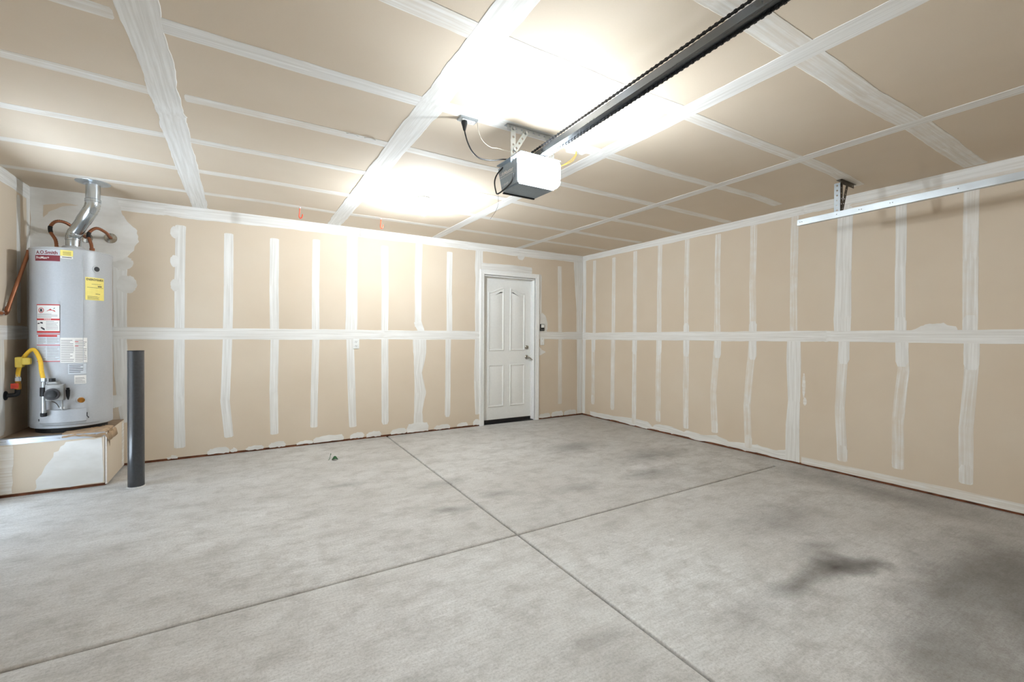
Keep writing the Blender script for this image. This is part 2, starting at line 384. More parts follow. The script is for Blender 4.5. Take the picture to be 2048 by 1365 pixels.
strip(wb, back, [(XL, H-.055, .11), (-.6, H-.055, .12), (.9, H-.05, .11), (1.3, H-.05), (2.6, H-.05), (3.4, H-.052, .12), (XR, H-.05)], .105, rag=.16, h=.0014, round_=False)
strip(wb, back, [(XL, ZS), (1.5, ZS+.002), (2.78, ZS+.004)], .112, rag=.09, h=.0016, round_=False)
strip(wb, back, [(3.74, ZS+.008), (4.2, ZS+.006), (XR, ZS+.006)], .112, rag=.1, h=.0016, round_=False)
patch(wb, back, [(3.752, 1.53), (3.80, 1.56), (3.86, 1.52), (3.895, 1.44), (3.90, 1.34), (3.88, 1.26), (3.752, 1.26)], 'mud', .001)
patch(wb, back, [(3.752, 1.07), (3.80, 1.02), (3.87, .985), (3.752, .93)], 'mud', .001)
patch(wb, back, ell(3.43, H-.12, .06, .045), 'mud', .001)
for (a, b, zb, zt) in ((-.58, -.504, .016, .044), (-.258, -.082, .017, .074), (-.065, -.014, .017, .058), (.073, .226, .017, .055), (.281, .431, .017, .072), (.547, .706, .017, .051),
                       (.716, 1.03, .018, .082), (1.105, 1.257, .02, .08), (1.291, 1.453, .017, .074), (1.579, 1.765, .017, .079), (1.78, 2.05, .017, .125), (2.136, 2.345, .017, .069),
                       (2.452, 2.599, .025, .069), (2.686, 2.774, .02, .095), (3.76, 3.953, .017, .079), (3.984, 4.189, .021, .092), (4.221, 4.45, .024, .09)):
    m_ = (zb+zt)/2
    patch(wb, back, [(a, zb), ((a+b)/2, zb), (b, zb), (b+.008, m_), (b-.015, zt), ((a+b)/2, zt+.006), (a+.02, zt-.006), (a-.006, m_)], 'mud', .001, .008)
# heavily skimmed corner behind the tank
for o in ([(XL, 1.9), (XL, H), (-1.2, H), (-.93, H-.02), (-.905, 2.31), (-.86, 2.25), (-.80, 2.18), (-.785, 2.08), (-.84, 1.97), (-.91, 1.9), (-1.0, 1.86), (-1.2, 1.84)],):
    patch(wb, back, o, 'mud', .0018, .014)
patch(wb, back, [(-1.425, 2.21), (-1.425, 2.32), (-1.36, 2.335), (-1.30, 2.355), (-1.2, 2.35), (-1.30, 2.325), (-1.375, 2.28)], 'dry', .0022, .006, name='bare_paper')
patch(wb, back, ell(-.905, 1.87, .075, .07), 'mud', .0015); patch(wb, back, ell(-.875, 1.675, .075, .085), 'mud', .0015)
strip(wb, back, [(-.92, ZS), (-.925, 1.95)], .10, 'mud', .12); strip(wb, back, [(-.87, .40), (-.91, .8), (-.925, ZS)], .10, 'mud', .1)
patch(wb, back, ell(-.955, .60, .06, .06), 'mud', .0012)
for z_ in (2.2, 1.92, 1.69): patch(wb, back, ell(-.52, z_, .035, .06), 'mud', .0012, .006)
# right wall
wr = wall_obj('wall_right', MB().box((XR+T, YF-.1, -.02), (XR+T+.1, YB+.16, H+T)), 'right drywall wall with evenly spaced joint compound bands')
KY = [YB-.2642-.4064*k for k in range(16)]
for (a, b, c_, d_) in ((KY[8], YB, ZS+.001, H), (YF, KY[8]-.002, ZS+.001, H), (KY[7], YB, Z0, ZS-.001), (YF, KY[7]-.002, Z0, ZS-.001)):
    MB().box((XR, a, c_), (XR+T, b, d_)).build('drywall_panel', 'dry', wr)
MB().box((XR+T-.004, YF, 0), (XR+T+.02, YB, .03)).build('sole_plate', 'wood', wr)
tops = {0: 2.36, 1: 2.345, 2: 2.372, 5: 2.365}
for k, y in enumerate(KY):
    if k == 8:
        strip(wr, right, [(y+.0, ZS, .12), (y+.002, 1.4, .135), (y, 1.8, .12), (y-.01, H, .115)], .12, rag=.07, h=.0011)
    else:
        strip(wr, right, [(y, ZS), (y+.004, 1.8), (y+random.uniform(-.006, .006), tops.get(k, 2.40))], .07 if k != 10 else .085, 'mud' if k == 9 else 'mud_mid' if k in (0, 1, 2, 3, 10) else 'mud_thin', .08, drift=.006)
    if k > 3 and k not in (7, 8): strip(wr, right, [(y, ZS+.02), (y, ZS+.16)], .08, 'mud', .1, h=.0010)
low = {0: [(5.143, .193), (5.14, ZS)], 1: [(4.73, .167), (4.722, ZS)], 2: [(4.317, .036), (4.315, ZS)], 3: [(3.906, .134), (3.91, .6), (3.905, ZS)], 4: [(3.492, .119), (3.50, .6), (3.495, ZS)],
       5: [(3.11, .139), (3.135, .6), (3.085, ZS)], 6: [(2.72, .05), (2.74, .5), (2.685, ZS)], 8: [(1.859, .116), (1.885, .6), (1.86, ZS)], 9: [(1.471, .148), (1.475, .55), (1.44, .95), (1.455, ZS)],
       10: [(1.07, .138), (1.075, .56), (1.053, .98), (1.05, ZS)]}
for k, y in enumerate(KY):
    if k == 7:
        strip(wr, right, [(2.285, .02, .13), (2.285, .35, .125), (2.275, .6, .11), (2.28, 1.0, .13), (2.28, ZS, .12)], .12, rag=.09, h=.0011, round_=False)
    else:
        p = low.get(k, [(y, .14), (y+.01, .6), (y, ZS)])
        strip(wr, right, p, .078, 'mud_mid' if k in (1, 2, 8, 10) else 'mud_thin', .07, drift=.005)
        strip(wr, right, [(p[-1][0], ZS-.24), (p[-1][0], ZS)], .085, 'mud', .1, h=.001)
        strip(wr, right, [p[0], (p[0][0]+.001, p[0][1]+.14)], .076, 'mud_mid', .06, h=.001)
strip(wr, right, [(YF, ZS+.004), (2.0, ZS+.004, .1), (YB, ZS, .112)], .1, rag=.11, h=.0016, round_=False)
strip(wr, right, [(YF, H-.04), (2.2, H-.04), (YB, H-.04, .08)], .085, rag=.14, h=.0014, round_=False)
strip(wr, right, [(.7, H-.1, .06), (1.2, H-.1, .09), (1.9, H-.09, .06)], .07, 'mud_thin', .5, h=.0007)
strip(wr, right, [(YF, .05), (2.2, .05)], .065, 'mud_mid', .1, h=.0009, round_=False)
strip(wr, right, [(2.28, .075, .11), (2.42, .05, .06), (2.62, .065, .09), (2.75, .06, .085), (2.95, .05, .06), (3.1, .07, .1), (3.3, .055, .07), (3.48, .06, .08), (3.52, .05, .05), (3.7, .06, .08), (3.95, .06, .085), (4.0, .04, .03), (4.08, .06, .08), (4.3, .065, .09), (4.75, .055, .07), (5.2, .05, .06)], .075, 'mud', .45, h=.0009, round_=False)
strip(wr, right, [(YB-.03, .03), (YB-.035, 1.2), (YB-.035, H)], .075, rag=.12, h=.0012, round_=False)
patch(wr, right, [(1.41, 1.26), (1.34, 1.31), (1.27, 1.325), (1.2, 1.325), (1.14, 1.30), (1.12, 1.26)], 'mud', .001)
patch(wr, right, ell(2.185, .76, .014, .12), 'mud_mid', .001, .005); patch(wr, right, ell(2.175, .61, .016, .04), 'mud_mid', .001, .005)
# left wall with its open side doorway, and the wall behind the camera
LT = .25
wl = wall_obj('wall_left', MB().box((XL-LT, SD1, -.02), (XL-T, YB+.16, H+T)).box((XL-LT, YF, -.02), (XL-T, SD0, H+T)).box((XL-LT, SD0, SDZ), (XL-T, SD1, H+T)), 'left drywall wall beside the water heater with an open side doorway')
for (a, b, c_, d_) in ((SD1, YB, Z0, ZS-.001), (SD1, YB, ZS+.001, H), (YF, SD0, Z0, ZS-.001), (YF, SD0, ZS+.001, H), (SD0, SD1, SDZ, H)):
    MB().box((XL-T, a, c_), (XL, b, d_)).build('drywall_panel', 'dry', wl)
for (a, b, c_, d_) in ((SD1-.02, SD1+.001, 0, SDZ), (SD0-.001, SD0+.02, 0, SDZ), (SD0, SD1, SDZ-.02, SDZ+.001)):
    MB().box((XL-LT-.005, a, c_), (XL+.005, b, d_)).build('door_jamb', 'trim', wl)
MB().box((XL-LT, SD0, -.02), (XL+.0, SD1, .004)).build('threshold', 'conc', wl)
strip(wl, left, [(SD1+.02, ZS), (YB, ZS)], .11, rag=.1, h=.0016, round_=False)
strip(wl, left, [(SD1, H-.06), (YB, H-.06)], .11, rag=.15, h=.0014, round_=False)
strip(wl, left, [(YB-.03, .43), (YB-.03, H)], .07, rag=.12, h=.0012, round_=False)
strip(wl, left, [(5.16, 1.3), (5.16, 2.33)], .07, rag=.1, h=.0009); strip(wl, left, [(4.83, .45), (4.83, 1.2)], .12, rag=.2, h=.0009)
strip(wl, left, [(YF, ZS), (SD0-.02, ZS)], .11, rag=.1, h=.0016, round_=False); strip(wl, left, [(YF, H-.05), (SD1, H-.05)], .1, rag=.15, h=.0013, round_=False)
for k in range(11):
    y_ = 3.45-.4064*k
    strip(wl, left, [(y_, ZS), (y_+.005, 2.3)], .078, 'mud', .08, drift=.006); strip(wl, left, [(y_, .15), (y_-.008, .6), (y_, ZS)], .08, 'mud', .08, drift=.006)
for a, b in ((YF, SD0-.02), (SD1+.02, YB)): MB().box((XL-T-.02, a, 0), (XL-T+.004, b, .03)).build('sole_plate', 'wood', wl)
wfr = wall_obj('wall_front', MB().box((XF-LT, YF-.1, -.02), (XR+T, YF-.001, H+T)), 'front garage wall behind the camera')
MB().box((XF, YF-.001, 0), (XR, YF, H)).build('drywall_panel', 'dry', wfr)
yard = MB().box((-9, -6, -.2), (XL-LT-.002, 11, -.03)).build('ground', 'yard'); tag(yard, 'pale gravel side yard outside the open doorway', 'ground', kind='structure')
yw_ = MB().box((-4.2, -6, -.03), (-4.0, 11, 1.85)).build('sky_block_wall', 'block'); tag(yw_, 'unseen masonry wall added across the side yard to block low sky', 'wall', kind='structure')  # added out of view to cut low sky light through the doorway
portal = bpy.data.lights.new('doorway_portal', 'AREA'); portal.shape = 'RECTANGLE'; portal.size = SDZ; portal.size_y = SD1-SD0; portal.cycles.is_portal = True
po = bpy.data.objects.new('doorway_portal', portal); COL.objects.link(po); po.location = (XL-LT, (SD0+SD1)/2, SDZ/2); po.rotation_euler = (0, -math.pi/2, 0)
# ---- door
door = thing('door_1', ((DX0+DX1)/2, YB, 0)); tag(door, 'white four panel door with arched upper panels and chrome locks', 'door', kind='structure')
D = Local(door); YD = YB+.085
slab_o = D.part('door_slab', MB().bbox((DX0+.008, YD, .05), (DX1-.008, YD+.044, 2.03), .002), 'white')
def inset_poly(P, k):
    n = len(P); out = []; area = sum(P[i][0]*P[(i+1) % n][1]-P[(i+1) % n][0]*P[i][1] for i in range(n)); sg = 1 if area > 0 else -1
    for i in range(n):
        a, b, e = Vector(P[i-1]), Vector(P[i]), Vector(P[(i+1) % n])
        d1 = (b-a).normalized(); d2 = (e-b).normalized(); n1 = Vector((-d1.y, d1.x))*sg; n2 = Vector((-d2.y, d2.x))*sg
        out.append(b+(n1+n2)*(k/(1+n1.dot(n2))))
    return out
def door_panel(P):
    v = []; f = []; n = len(P)
    rings = [(0, 0), (.003, .009), (.010, .012), (.017, .008), (.022, .001), (.034, .001), (.058, .010)]
    for k, hh in rings: v += [(q[0], YD-hh, q[1]) for q in inset_poly(P, k)]
    for i in range(len(rings)-1): f += [(i*n+k, i*n+(k+1) % n, (i+1)*n+(k+1) % n, (i+1)*n+k) for k in range(n)]
    f.append(tuple((len(rings)-1)*n+k for k in range(n)))
    D.part('door_panel', MB().add(v, f), 'white', True, slab_o)
def arch(a, b, z0, zl, zh, flip):
    top = []
    for k in range(13):
        t = k/12; e = .5-.5*math.cos(math.pi*min(1, max(0, (t-.08)/.92)))
        top.append((a+(b-a)*t, zl+(zh-zl)*e))
    if flip: top = [(a+b-x, z) for x, z in top][::-1]
    return [(a, z0), (b, z0)]+top[::-1]
XC = 3.254
door_panel(arch(2.953, 3.202, 1.012, 1.83, 1.897, False)); door_panel(arch(3.303, 3.552, 1.012, 1.83, 1.897, True))
for a, b in ((2.953, 3.202), (3.303, 3.552)): door_panel([(a, .226), (b, .226), (b, .818), (a, .818)])
D.part('door_sweep', MB().box((DX0+.01, YD+.002, .006), (DX1-.01, YD+.04, .05)), 'black')
D.part('threshold', MB().box((DX0, YB+.02, 0), (DX1, YD+.06, .008)), 'blackmetal')
for nm, a, b in (('jamb', (DX0-.015, YB+.0, 0), (DX0+.004, YD+.06, DZ)), ('jamb', (DX1-.004, YB+.0, 0), (DX1+.015, YD+.06, DZ)), ('jamb', (DX0, YB, DZ-.012), (DX1, YD+.06, DZ+.01))):
    D.part(nm, MB().box(a, b), 'trim')
for a, b in (((DX0-.0, YD-.014, .01), (DX0+.014, YD-.001, 2.03)), ((DX1-.014, YD-.014, .01), (DX1, YD-.001, 2.03)), ((DX0, YD-.014, 2.022), (DX1, YD-.001, DZ))):
    D.part('door_stop', MB().box(a, b), 'trim')
def casing(P0, P1, inner):   # moulded casing board between two mitred ends
    prof = [(0, 0), (0, .012), (.008, .016), (.02, .014), (.044, .019), (.06, .019), (.064, .016), (.064, 0)]
    v = []; f = []; n = len(prof)
    for (x, z, sx, sz) in (P0, P1):
        for (o, hh) in prof: v.append((x+sx*o, YB-.0005-hh, z+sz*o))
    f += [(k, k+1, n+k+1, n+k) for k in range(n-1)]+[tuple(range(n)), tuple(range(2*n-1, n-1, -1))]
    D.part('casing', MB().add(v, f), 'trim')
casing((DX0-.006, 0, -1, 0), (DX0-.006, DZ+.006, -1, 1), 0); casing((DX1+.006, 0, 1, 0), (DX1+.006, DZ+.006, 1, 1), 0)
casing((DX0-.006, DZ+.006, -1, 1), (DX1+.006, DZ+.006, 1, 1), 0)
db = D.part('deadbolt', MB().lathe([(.031, 0), (.031, -.006), (.026, -.012), (.02, -.014), (.019, -.022)], (3.59, YD, 1.056), 'Y'), 'chrome', True, slab_o)
D.part('thumb_turn', MB().bbox((3.586, YD-.036, 1.042), (3.594, YD-.02, 1.07), .002), 'chrome', False, db)
hd = D.part('door_handle', MB().lathe([(.033, 0), (.033, -.006), (.028, -.012), (.013, -.016), (.012, -.05)], (3.59, YD, .912), 'Y'), 'chrome', True, slab_o)
D.part('lever', MB().tube(bez([(3.59, YD-.045, .912), (3.60, YD-.052, .908), (3.63, YD-.054, .893), (3.655, YD-.05, .872)]), [.012]*8+[.010]*8+[.008]*9, 10), 'chrome', True, hd)
D.part('hinge', MB().tube([(DX0+.01, YD-.004, 1.75), (DX0+.01, YD-.004, 1.85)], .006, 8), 'chrome')
# ================================================================== WATER HEATER CORNER
pf = thing('water_heater_platform', (-1.2, YJ, 0)); tag(pf, 'low drywall covered platform with metal front edge under the water heater', 'platform')
P = Local(pf); PX, PZ = -.897, .432
fp = P.part('front_panel', MB().box((XL+.002, YJ, .024), (PX-.016, YJ+T, PZ-.004)), 'dry')
P.part('side_panel', MB().box((PX-T, YJ+.002, .012), (PX, YB-.004, PZ-.004)), 'dry')
P.part('panel_edge', MB().box((PX-T+.001, YJ-.0015, .014), (PX-.001, YJ+.002, PZ-.006)), 'edge')
P.part('frame', MB().box((XL+.01, YJ+T+.001, 0), (PX-T-.002, YB-.01, PZ-.02)), 'wood')
P.part('top', MB().box((XL+.003, YJ+.001, PZ-.018), (PX-.001, YB-.004, PZ)), 'pit')
P.part('metal_edge', MB().add([(XL+.004, YJ+.05, PZ+.001), (XL+.004, YJ-.003, PZ+.001), (XL+.004, YJ-.003, PZ-.042), (PX-.012, YJ+.05, PZ+.001), (PX-.012, YJ-.003, PZ+.001), (PX-.012, YJ-.003, PZ-.036),
       (XL+.004, YJ-.001, PZ-.042), (PX-.012, YJ-.001, PZ-.036)], [(0, 1, 4, 3), (1, 2, 5, 4), (2, 6, 7, 5)]), 'flash')
def ppatch(o, mat, nm='joint_compound', pl=None):
    q = patch(None, pl or front_p, o, mat, .0012, .014, nm); q.parent = pf; q.data.transform(Matrix.Translation(-Vector(pf.location))); return q
ppatch([(XL+.01, .03), (XL+.01, .385), (-1.42, .385), (-1.425, .2), (-1.43, .03)], 'mud_mid')
ppatch([(-1.31, .03), (-1.30, .1), (-1.25, .2), (-1.2, .3), (-1.13, .375), (-.925, .385), (-.925, .03)], 'mud')
side_p = lambda u, v, h: (PX+h, u, v)
ppatch([(5.28, .02), (5.29, .42), (5.37, .42), (5.37, .02)], 'mud_mid', pl=side_p)
# crumpled flashing and torn paper on the platform corner
tp = thing('torn_paper', (-.93, YJ+.12, PZ)); tag(tp, 'crumpled torn brown paper and foil on the platform corner', 'paper'); TP = Local(tp)
v = []; f = []; nx, ny = 13, 11
for i in range(nx):
    for j in range(ny):
        s_, t_ = i/(nx-1), j/(ny-1)
        x = -1.16+.30*s_; y = YJ+.26-.285*t_
        z = PZ+.012+.010*ns(x*26, 3+y*2.2)+.006*ns(y*31, 9+x)
        if x > PX: z -= (x-PX)*2.1+.004; x = PX+.006+(x-PX)*.35+.004*ns(y*40, 4)
        if y < YJ: z -= .05*(1+ns(x*22, 5)*1.3)*min(1, (YJ-y)/.025); y = YJ-.009-.004*ns(x*30, 8)
        if y < YJ+.02 and s_ < .5: z = max(z, PZ-.02)
        rr = math.hypot(x+1.173, y-5.085)
        if rr < .226: x, y = -1.173+(x+1.173)/rr*.226, 5.085+(y-5.085)/rr*.226     # tucked against the tank's base ring
        v.append((x, y, max(z, PZ+.004) if (x < PX and y > YJ) else z))
for i in range(nx-1):
    for j in range(ny-1):
        a = i*ny+j; f.append((a, a+ny, a+ny+1, a+1))
o = TP.part('sheet', MB().add(v, f), 'paper', True)
md = o.modifiers.new('thick', 'SOLIDIFY'); md.thickness = .0015
for (y0, dz, lean) in ((YJ+.03, .085, .0), (YJ+.065, .055, .012), (YJ+.10, .06, .03), (YJ+.13, .045, .04)):
    TP.part('shred', MB().add([(PX+.006, y0, PZ+.004), (PX+.006, y0+.022, PZ+.004), (PX+.012, y0+.02+lean*.6, PZ-dz*.6), (PX+.010, y0+.012+lean, PZ-dz), (PX+.010, y0+lean*.4, PZ-dz*.5),
             (PX+.004, y0, PZ+.004), (PX+.004, y0+.022, PZ+.004), (PX+.010, y0+.02+lean*.6, PZ-dz*.6), (PX+.008, y0+.012+lean, PZ-dz), (PX+.008, y0+lean*.4, PZ-dz*.5)],
             [(0, 1, 2, 3, 4), (9, 8, 7, 6, 5), (0, 5, 6, 1), (1, 6, 7, 2), (2, 7, 8, 3), (3, 8, 9, 4), (4, 9, 5, 0)]), 'paper')
# ---- tank
HX, HY, HR, HB, HT = -1.173, 5.085, .2495, .472, 1.893
wh = thing('water_heater', (HX, HY, PZ)); tag(wh, 'tall grey cylindrical gas water heater with warning stickers', 'water heater'); W_ = Local(wh)
tank = W_.part('tank', MB().lathe([(HR-.01, HB), (HR-.002, HB+.004), (HR, HB+.012), (HR, HB+.05), (HR-.001, HB+.052), (HR-.001, HT-.014)], (HX, HY, 0), n=72), 'tank', True)
W_.part('top_cap', MB().lathe([(HR, HT-.014), (HR+.002, HT-.013), (HR+.002, HT-.008), (HR-.002, HT-.002), (HR-.012, HT), (.05, HT+.012)], (HX, HY, 0), n=72), 'tankcap', True)
W_.part('base_ring', MB().lathe([(HR-.035, PZ+.001), (HR-.03, HB+.003)], (HX, HY, 0), n=48), 'black')
for a in (200, 250, 300, 20, 90, 140):
    ca, sa = math.cos(math.radians(a)), math.sin(math.radians(a))
    W_.part('foot', MB().tube([(HX+.2*ca, HY+.2*sa, PZ), (HX+.2*ca, HY+.2*sa, HB)], .016, 8), 'blackmetal')
# positions on the tank: angle from the direction facing the room, height
def cyl(px, py):
    d = fw+r2*((px-1024)/F_PX)-u2*((py-682.5)/F_PX); o = Vector((0, 0, EYE))
    A = d.x**2+d.y**2; B = 2*(d.x*(o.x-HX)+d.y*(o.y-HY)); C_ = (o.x-HX)**2+(o.y-HY)**2-HR**2
    disc = max(0, B*B-4*A*C_); t = (-B-math.sqrt(disc))/(2*A); p = o+d*t
    return math.atan2(p.y-HY, p.x-HX), p.z
def onc(a, z, h=0): return (HX+(HR+h)*math.cos(a), HY+(HR+h)*math.sin(a), z)
def sticker(a0, a1, z0, z1, mat, h=.0012, name='sticker', parent=None):
    n = max(3, int((a1-a0)*HR/.008)); v = []; f = []
    for i in range(n+1):
        a = a0+(a1-a0)*i/n
        for (z, hh) in ((z0, 0), (z0, h), (z1, h), (z1, 0)): v.append(onc(a, z, hh))
        if i: b = (i-1)*4; c = i*4; f += [(b+k, b+k+1, c+k+1, c+k) for k in range(3)]
    f += [(0, 1, 2, 3), (n*4+3, n*4+2, n*4+1, n*4)]
    return W_.part(name, MB().add(v, f), mat, True, parent)
def text_mesh(body, size, extr=0.0, bold=0.0, spacing=1.0):
    cu = bpy.data.curves.new('t', 'FONT'); cu.body = body; cu.size = size; cu.align_x = 'LEFT'; cu.offset = bold; cu.resolution_u = 3; cu.space_character = spacing
    ob = bpy.data.objects.new('t', cu); COL.objects.link(ob); dg = bpy.context.evaluated_depsgraph_get(); me = bpy.data.meshes.new_from_object(ob.evaluated_get(dg))
    v = [q.co[:] for q in me.vertices]; f = [tuple(p.vertices) for p in me.polygons]
    bpy.data.objects.remove(ob); bpy.data.curves.remove(cu); bpy.data.meshes.remove(me); return v, f
def lettering(body, a0, a1, z0, z1, mat, h, parent, bold=0.0):
    v, f = text_mesh(body, 1, bold=bold); x0 = min(q[0] for q in v); x1 = max(q[0] for q in v); y0 = min(q[1] for q in v); y1 = max(q[1] for q in v)
    vv = [onc(a0+(a1-a0)*(q[0]-x0)/(x1-x0), z0+(z1-z0)*(q[1]-y0)/(y1-y0), h) for q in v]
    return W_.part('lettering', MB().add(vv, f), mat, False, parent)
def rect(x0, y0, x1, y1):
    a0, _ = cyl(x0, (y0+y1)/2); a1, _ = cyl(x1, (y0+y1)/2); xm = (x0+x1)/2; _, zt = cyl(xm, y0); _, zb = cyl(xm, y1); return a0, a1, zb, zt
def bars(R4, parent, rows, mat='inkl', u0=.06, u1=.94, v0=.08, v1=.92, seed=1, th=.35):
    rnd = random.Random(seed); a0, a1, zb, zt = R4
    for i in range(rows):
        vv = v1-(v1-v0)*(i+.5)/rows; hh = (v1-v0)/rows*th; e = u1-(u1-u0)*rnd.choice((0, 0, .05, .12, .3))
        sticker(a0+(a1-a0)*u0, a0+(a1-a0)*e, zb+(zt-zb)*(vv-hh/2), zb+(zt-zb)*(vv+hh/2), mat, .0016, 'print_line', parent)
# maker's badge
Rr = rect(71, 510.5, 120, 522); s1 = sticker(*Rr, 'maroon'); a0, a1, zb, zt = Rr
lettering('ProMax+', a0+(a1-a0)*.06, a0+(a1-a0)*.62, zb+(zt-zb)*.34, zb+(zt-zb)*.78, 'label_white', .0018, s1, .02)
Rr = rect(71, 499, 120, 510); s1 = sticker(*Rr, 'label_grey'); a0, a1, zb, zt = Rr
lettering('A.O.Smith', a0+(a1-a0)*.05, a0+(a1-a0)*.92, zb+(zt-zb)*.14, zb+(zt-zb)*.78, 'maroon', .0018, s1, .03)
Rr = rect(120.5, 501, 146, 512.5); s1 = sticker(*Rr, 'label_yel'); bars(Rr, s1, 3, 'ink', .2, .85, .1, .8, 2, .3)
Rr = rect(120.5, 513, 146, 517.5); s1 = sticker(*Rr, 'label_white'); bars(Rr, s1, 1, 'ink', .15, .9)
# yellow energy label
Rr = rect(170.5, 556, 207.5, 601); s1 = sticker(*Rr, 'label_yel'); a0, a1, zb, zt = Rr; da, dz = a1-a0, zt-zb
lettering('ENERGYGUIDE', a0+da*.05, a0+da*.95, zb+dz*.86, zb+dz*.955, 'ink', .0018, s1, .02)
for (u0, u1, w0, w1) in ((.3, .8, .70, .712), (.62, .85, .6, .64), (.08, .95, .55, .562), (.5, .75, .27, .29), (.1, .7, .12, .13), (.1, .65, .08, .09), (.1, .7, .04, .05), (.1, .6, .16, .17)):
    sticker(a0+da*u0, a0+da*u1, zb+dz*w0, zb+dz*w1, 'ink', .0016, 'print_line', s1)
# warning panels
Rr = rect(74, 609, 120, 666); s1 = sticker(*Rr, 'label_white'); a0, a1, zb, zt = Rr; da, dz = a1-a0, zt-zb
for w0, w1 in ((.965, 1.0), (.44, .50), (0, .06)): sticker(a0, a1, zb+dz*w0, zb+dz*w1, 'label_red', .0016, 'red_band', s1)
for u in (0, .985): sticker(a0+da*u, a0+da*(u+.015), zb, zt, 'ink', .0015, 'border', s1)
lettering('WARNING', a0+da*.36, a0+da*.66, zb+dz*.45, zb+dz*.49, 'label_white', .002, s1, .03)
def disc(cu, cv, ru, mat, inner=0, h=.0017, ang=None):
    v = []; f = []; n = 20; cx = a0+da*cu; cz = zb+dz*cv
    for k in range(n):
        t = 2*math.pi*k/n
        for r in (ru, inner): v.append(onc(cx+r*math.cos(t)/HR, cz+r*math.sin(t), h))
    f = [(2*k, 2*((k+1) % n), 2*((k+1) % n)+1, 2*k+1) for k in range(n)] if inner else [tuple(2*k for k in range(n))]
    W_.part('symbol', MB().add(v, f), mat, False, s1)
def shape(pts, mat, h=.0018):
    W_.part('symbol', MB().add([onc(a0+da*u, zb+dz*q, h) for u, q in pts], [tuple(range(len(pts)))]), mat, False, s1)
disc(.23, .79, .021, 'label_red', .016); shape([(.17, .74), (.29, .74), (.28, .84), (.18, .84)], 'ink')
shape([(.47, .76), (.84, .74), (.80, .79), (.70, .80), (.64, .85), (.56, .80)], 'label_red'); shape([(.74, .83), (.82, .86), (.80, .89)], 'ink')
for q in ([(.05, .30), (.16, .31), (.15, .35), (.04, .34)], [(.17, .34), (.31, .31), (.31, .37), (.2, .38)], [(.2, .17), (.33, .10), (.41, .09), (.39, .15), (.24, .21)]): shape(q, 'ink')
bars(Rr, s1, 4, 'inkl', .05, .95, .52, .68, 5, .4); bars(Rr, s1, 7, 'inkl', .45, .93, .1, .42, 6, .35)
Rr = rect(74, 668.5, 120, 724); s1 = sticker(*Rr, 'label_grey'); a0, a1, zb, zt = Rr; da, dz = a1-a0, zt-zb
for u0, u1, w0, w1 in ((0, 1, .98, 1), (.08, .9, .9, .965), (0, 1, .585, .61), (0, 1, 0, .025)): sticker(a0+da*u0, a0+da*u1, zb+dz*w0, zb+dz*w1, 'label_red', .0016, 'red_band', s1)
for u0, u1 in ((.06, .44), (.5, .96)):
    bars(Rr, s1, 6, 'inkl', u0, u1, .64, .88, 7, .35); bars(Rr, s1, 12, 'inkl', u0, u1, .05, .56, 8, .35)
Rr = rect(120.5, 676, 174.5, 726); s1 = sticker(*Rr, 'label_white')
bars(Rr, s1, 13, 'inkl', .03, .50, .03, .93, 9, .4); bars(Rr, s1, 13, 'inkl', .54, .97, .03, .93, 10, .4)
a0, a1, zb, zt = Rr; da, dz = a1-a0, zt-zb
for w0 in (.66, .83): sticker(a0+da*.53, a0+da*.66, zb+dz*w0, zb+dz*(w0+.025), 'label_red', .0018, 'red_band', s1)
Rr = rect(136, 728, 172.5, 748.5); s1 = sticker(*Rr, 'label_grey'); bars(Rr, s1, 5, 'ink', .06, .94, .1, .95, 11, .3)
Rr = rect(148.5, 751, 172.5, 768); s1 = sticker(*Rr, 'label_white'); bars(Rr, s1, 5, 'inkl', .08, .92, .08, .8, 12, .4)
# jacket seam, side port, drain, controls
a_s, _ = cyl(166, 600); W_.part('jacket_seam', MB().tube([onc(a_s, HB+.45, .0), onc(a_s, HT-.05, .0)], .0022, 6), 'tankcap', True)
def knobx(a, z, prof, mat, name, parent=None, n=20):
    v = []; f = []; c, s = math.cos(a), math.sin(a); m = n
    for (r, hh) in prof:
        for k in range(n):
            t = 2*math.pi*k/n; tx, tz = r*math.cos(t), r*math.sin(t)
            v.append((HX+(HR+hh)*c-tx*s, HY+(HR+hh)*s+tx*c, z+tz))
    for i in range(len(prof)-1): f += [(i*n+k, i*n+(k+1) % n, (i+1)*n+(k+1) % n, (i+1)*n+k) for k in range(n)]
    f += [tuple(range(n)), tuple(range((len(prof)-1)*n, len(prof)*n))]
    return W_.part(name, MB().add(v, f), mat, True, parent)
a_p, z_p = cyl(193, 539); pt = knobx(a_p, z_p, [(.03, -.002), (.03, .001), (.027, .003), (.021, .003)], 'tankcap', 'port_ring'); knobx(a_p, z_p, [(.02, .0), (.02, .005)], 'black', 'port_plug', pt)
a_d, z_d = cyl(160.5, 800); dr = knobx(a_d, z_d, [(.03, -.002), (.028, .003)], 'tankcap', 'drain_valve')
knobx(a_d, z_d, [(.017, .002), (.017, .02), (.021, .022), (.021, .03), (.013, .032), (.013, .045), (.018, .046), (.018, .056), (.008, .058)], 'brass', 'brass_spout', dr)
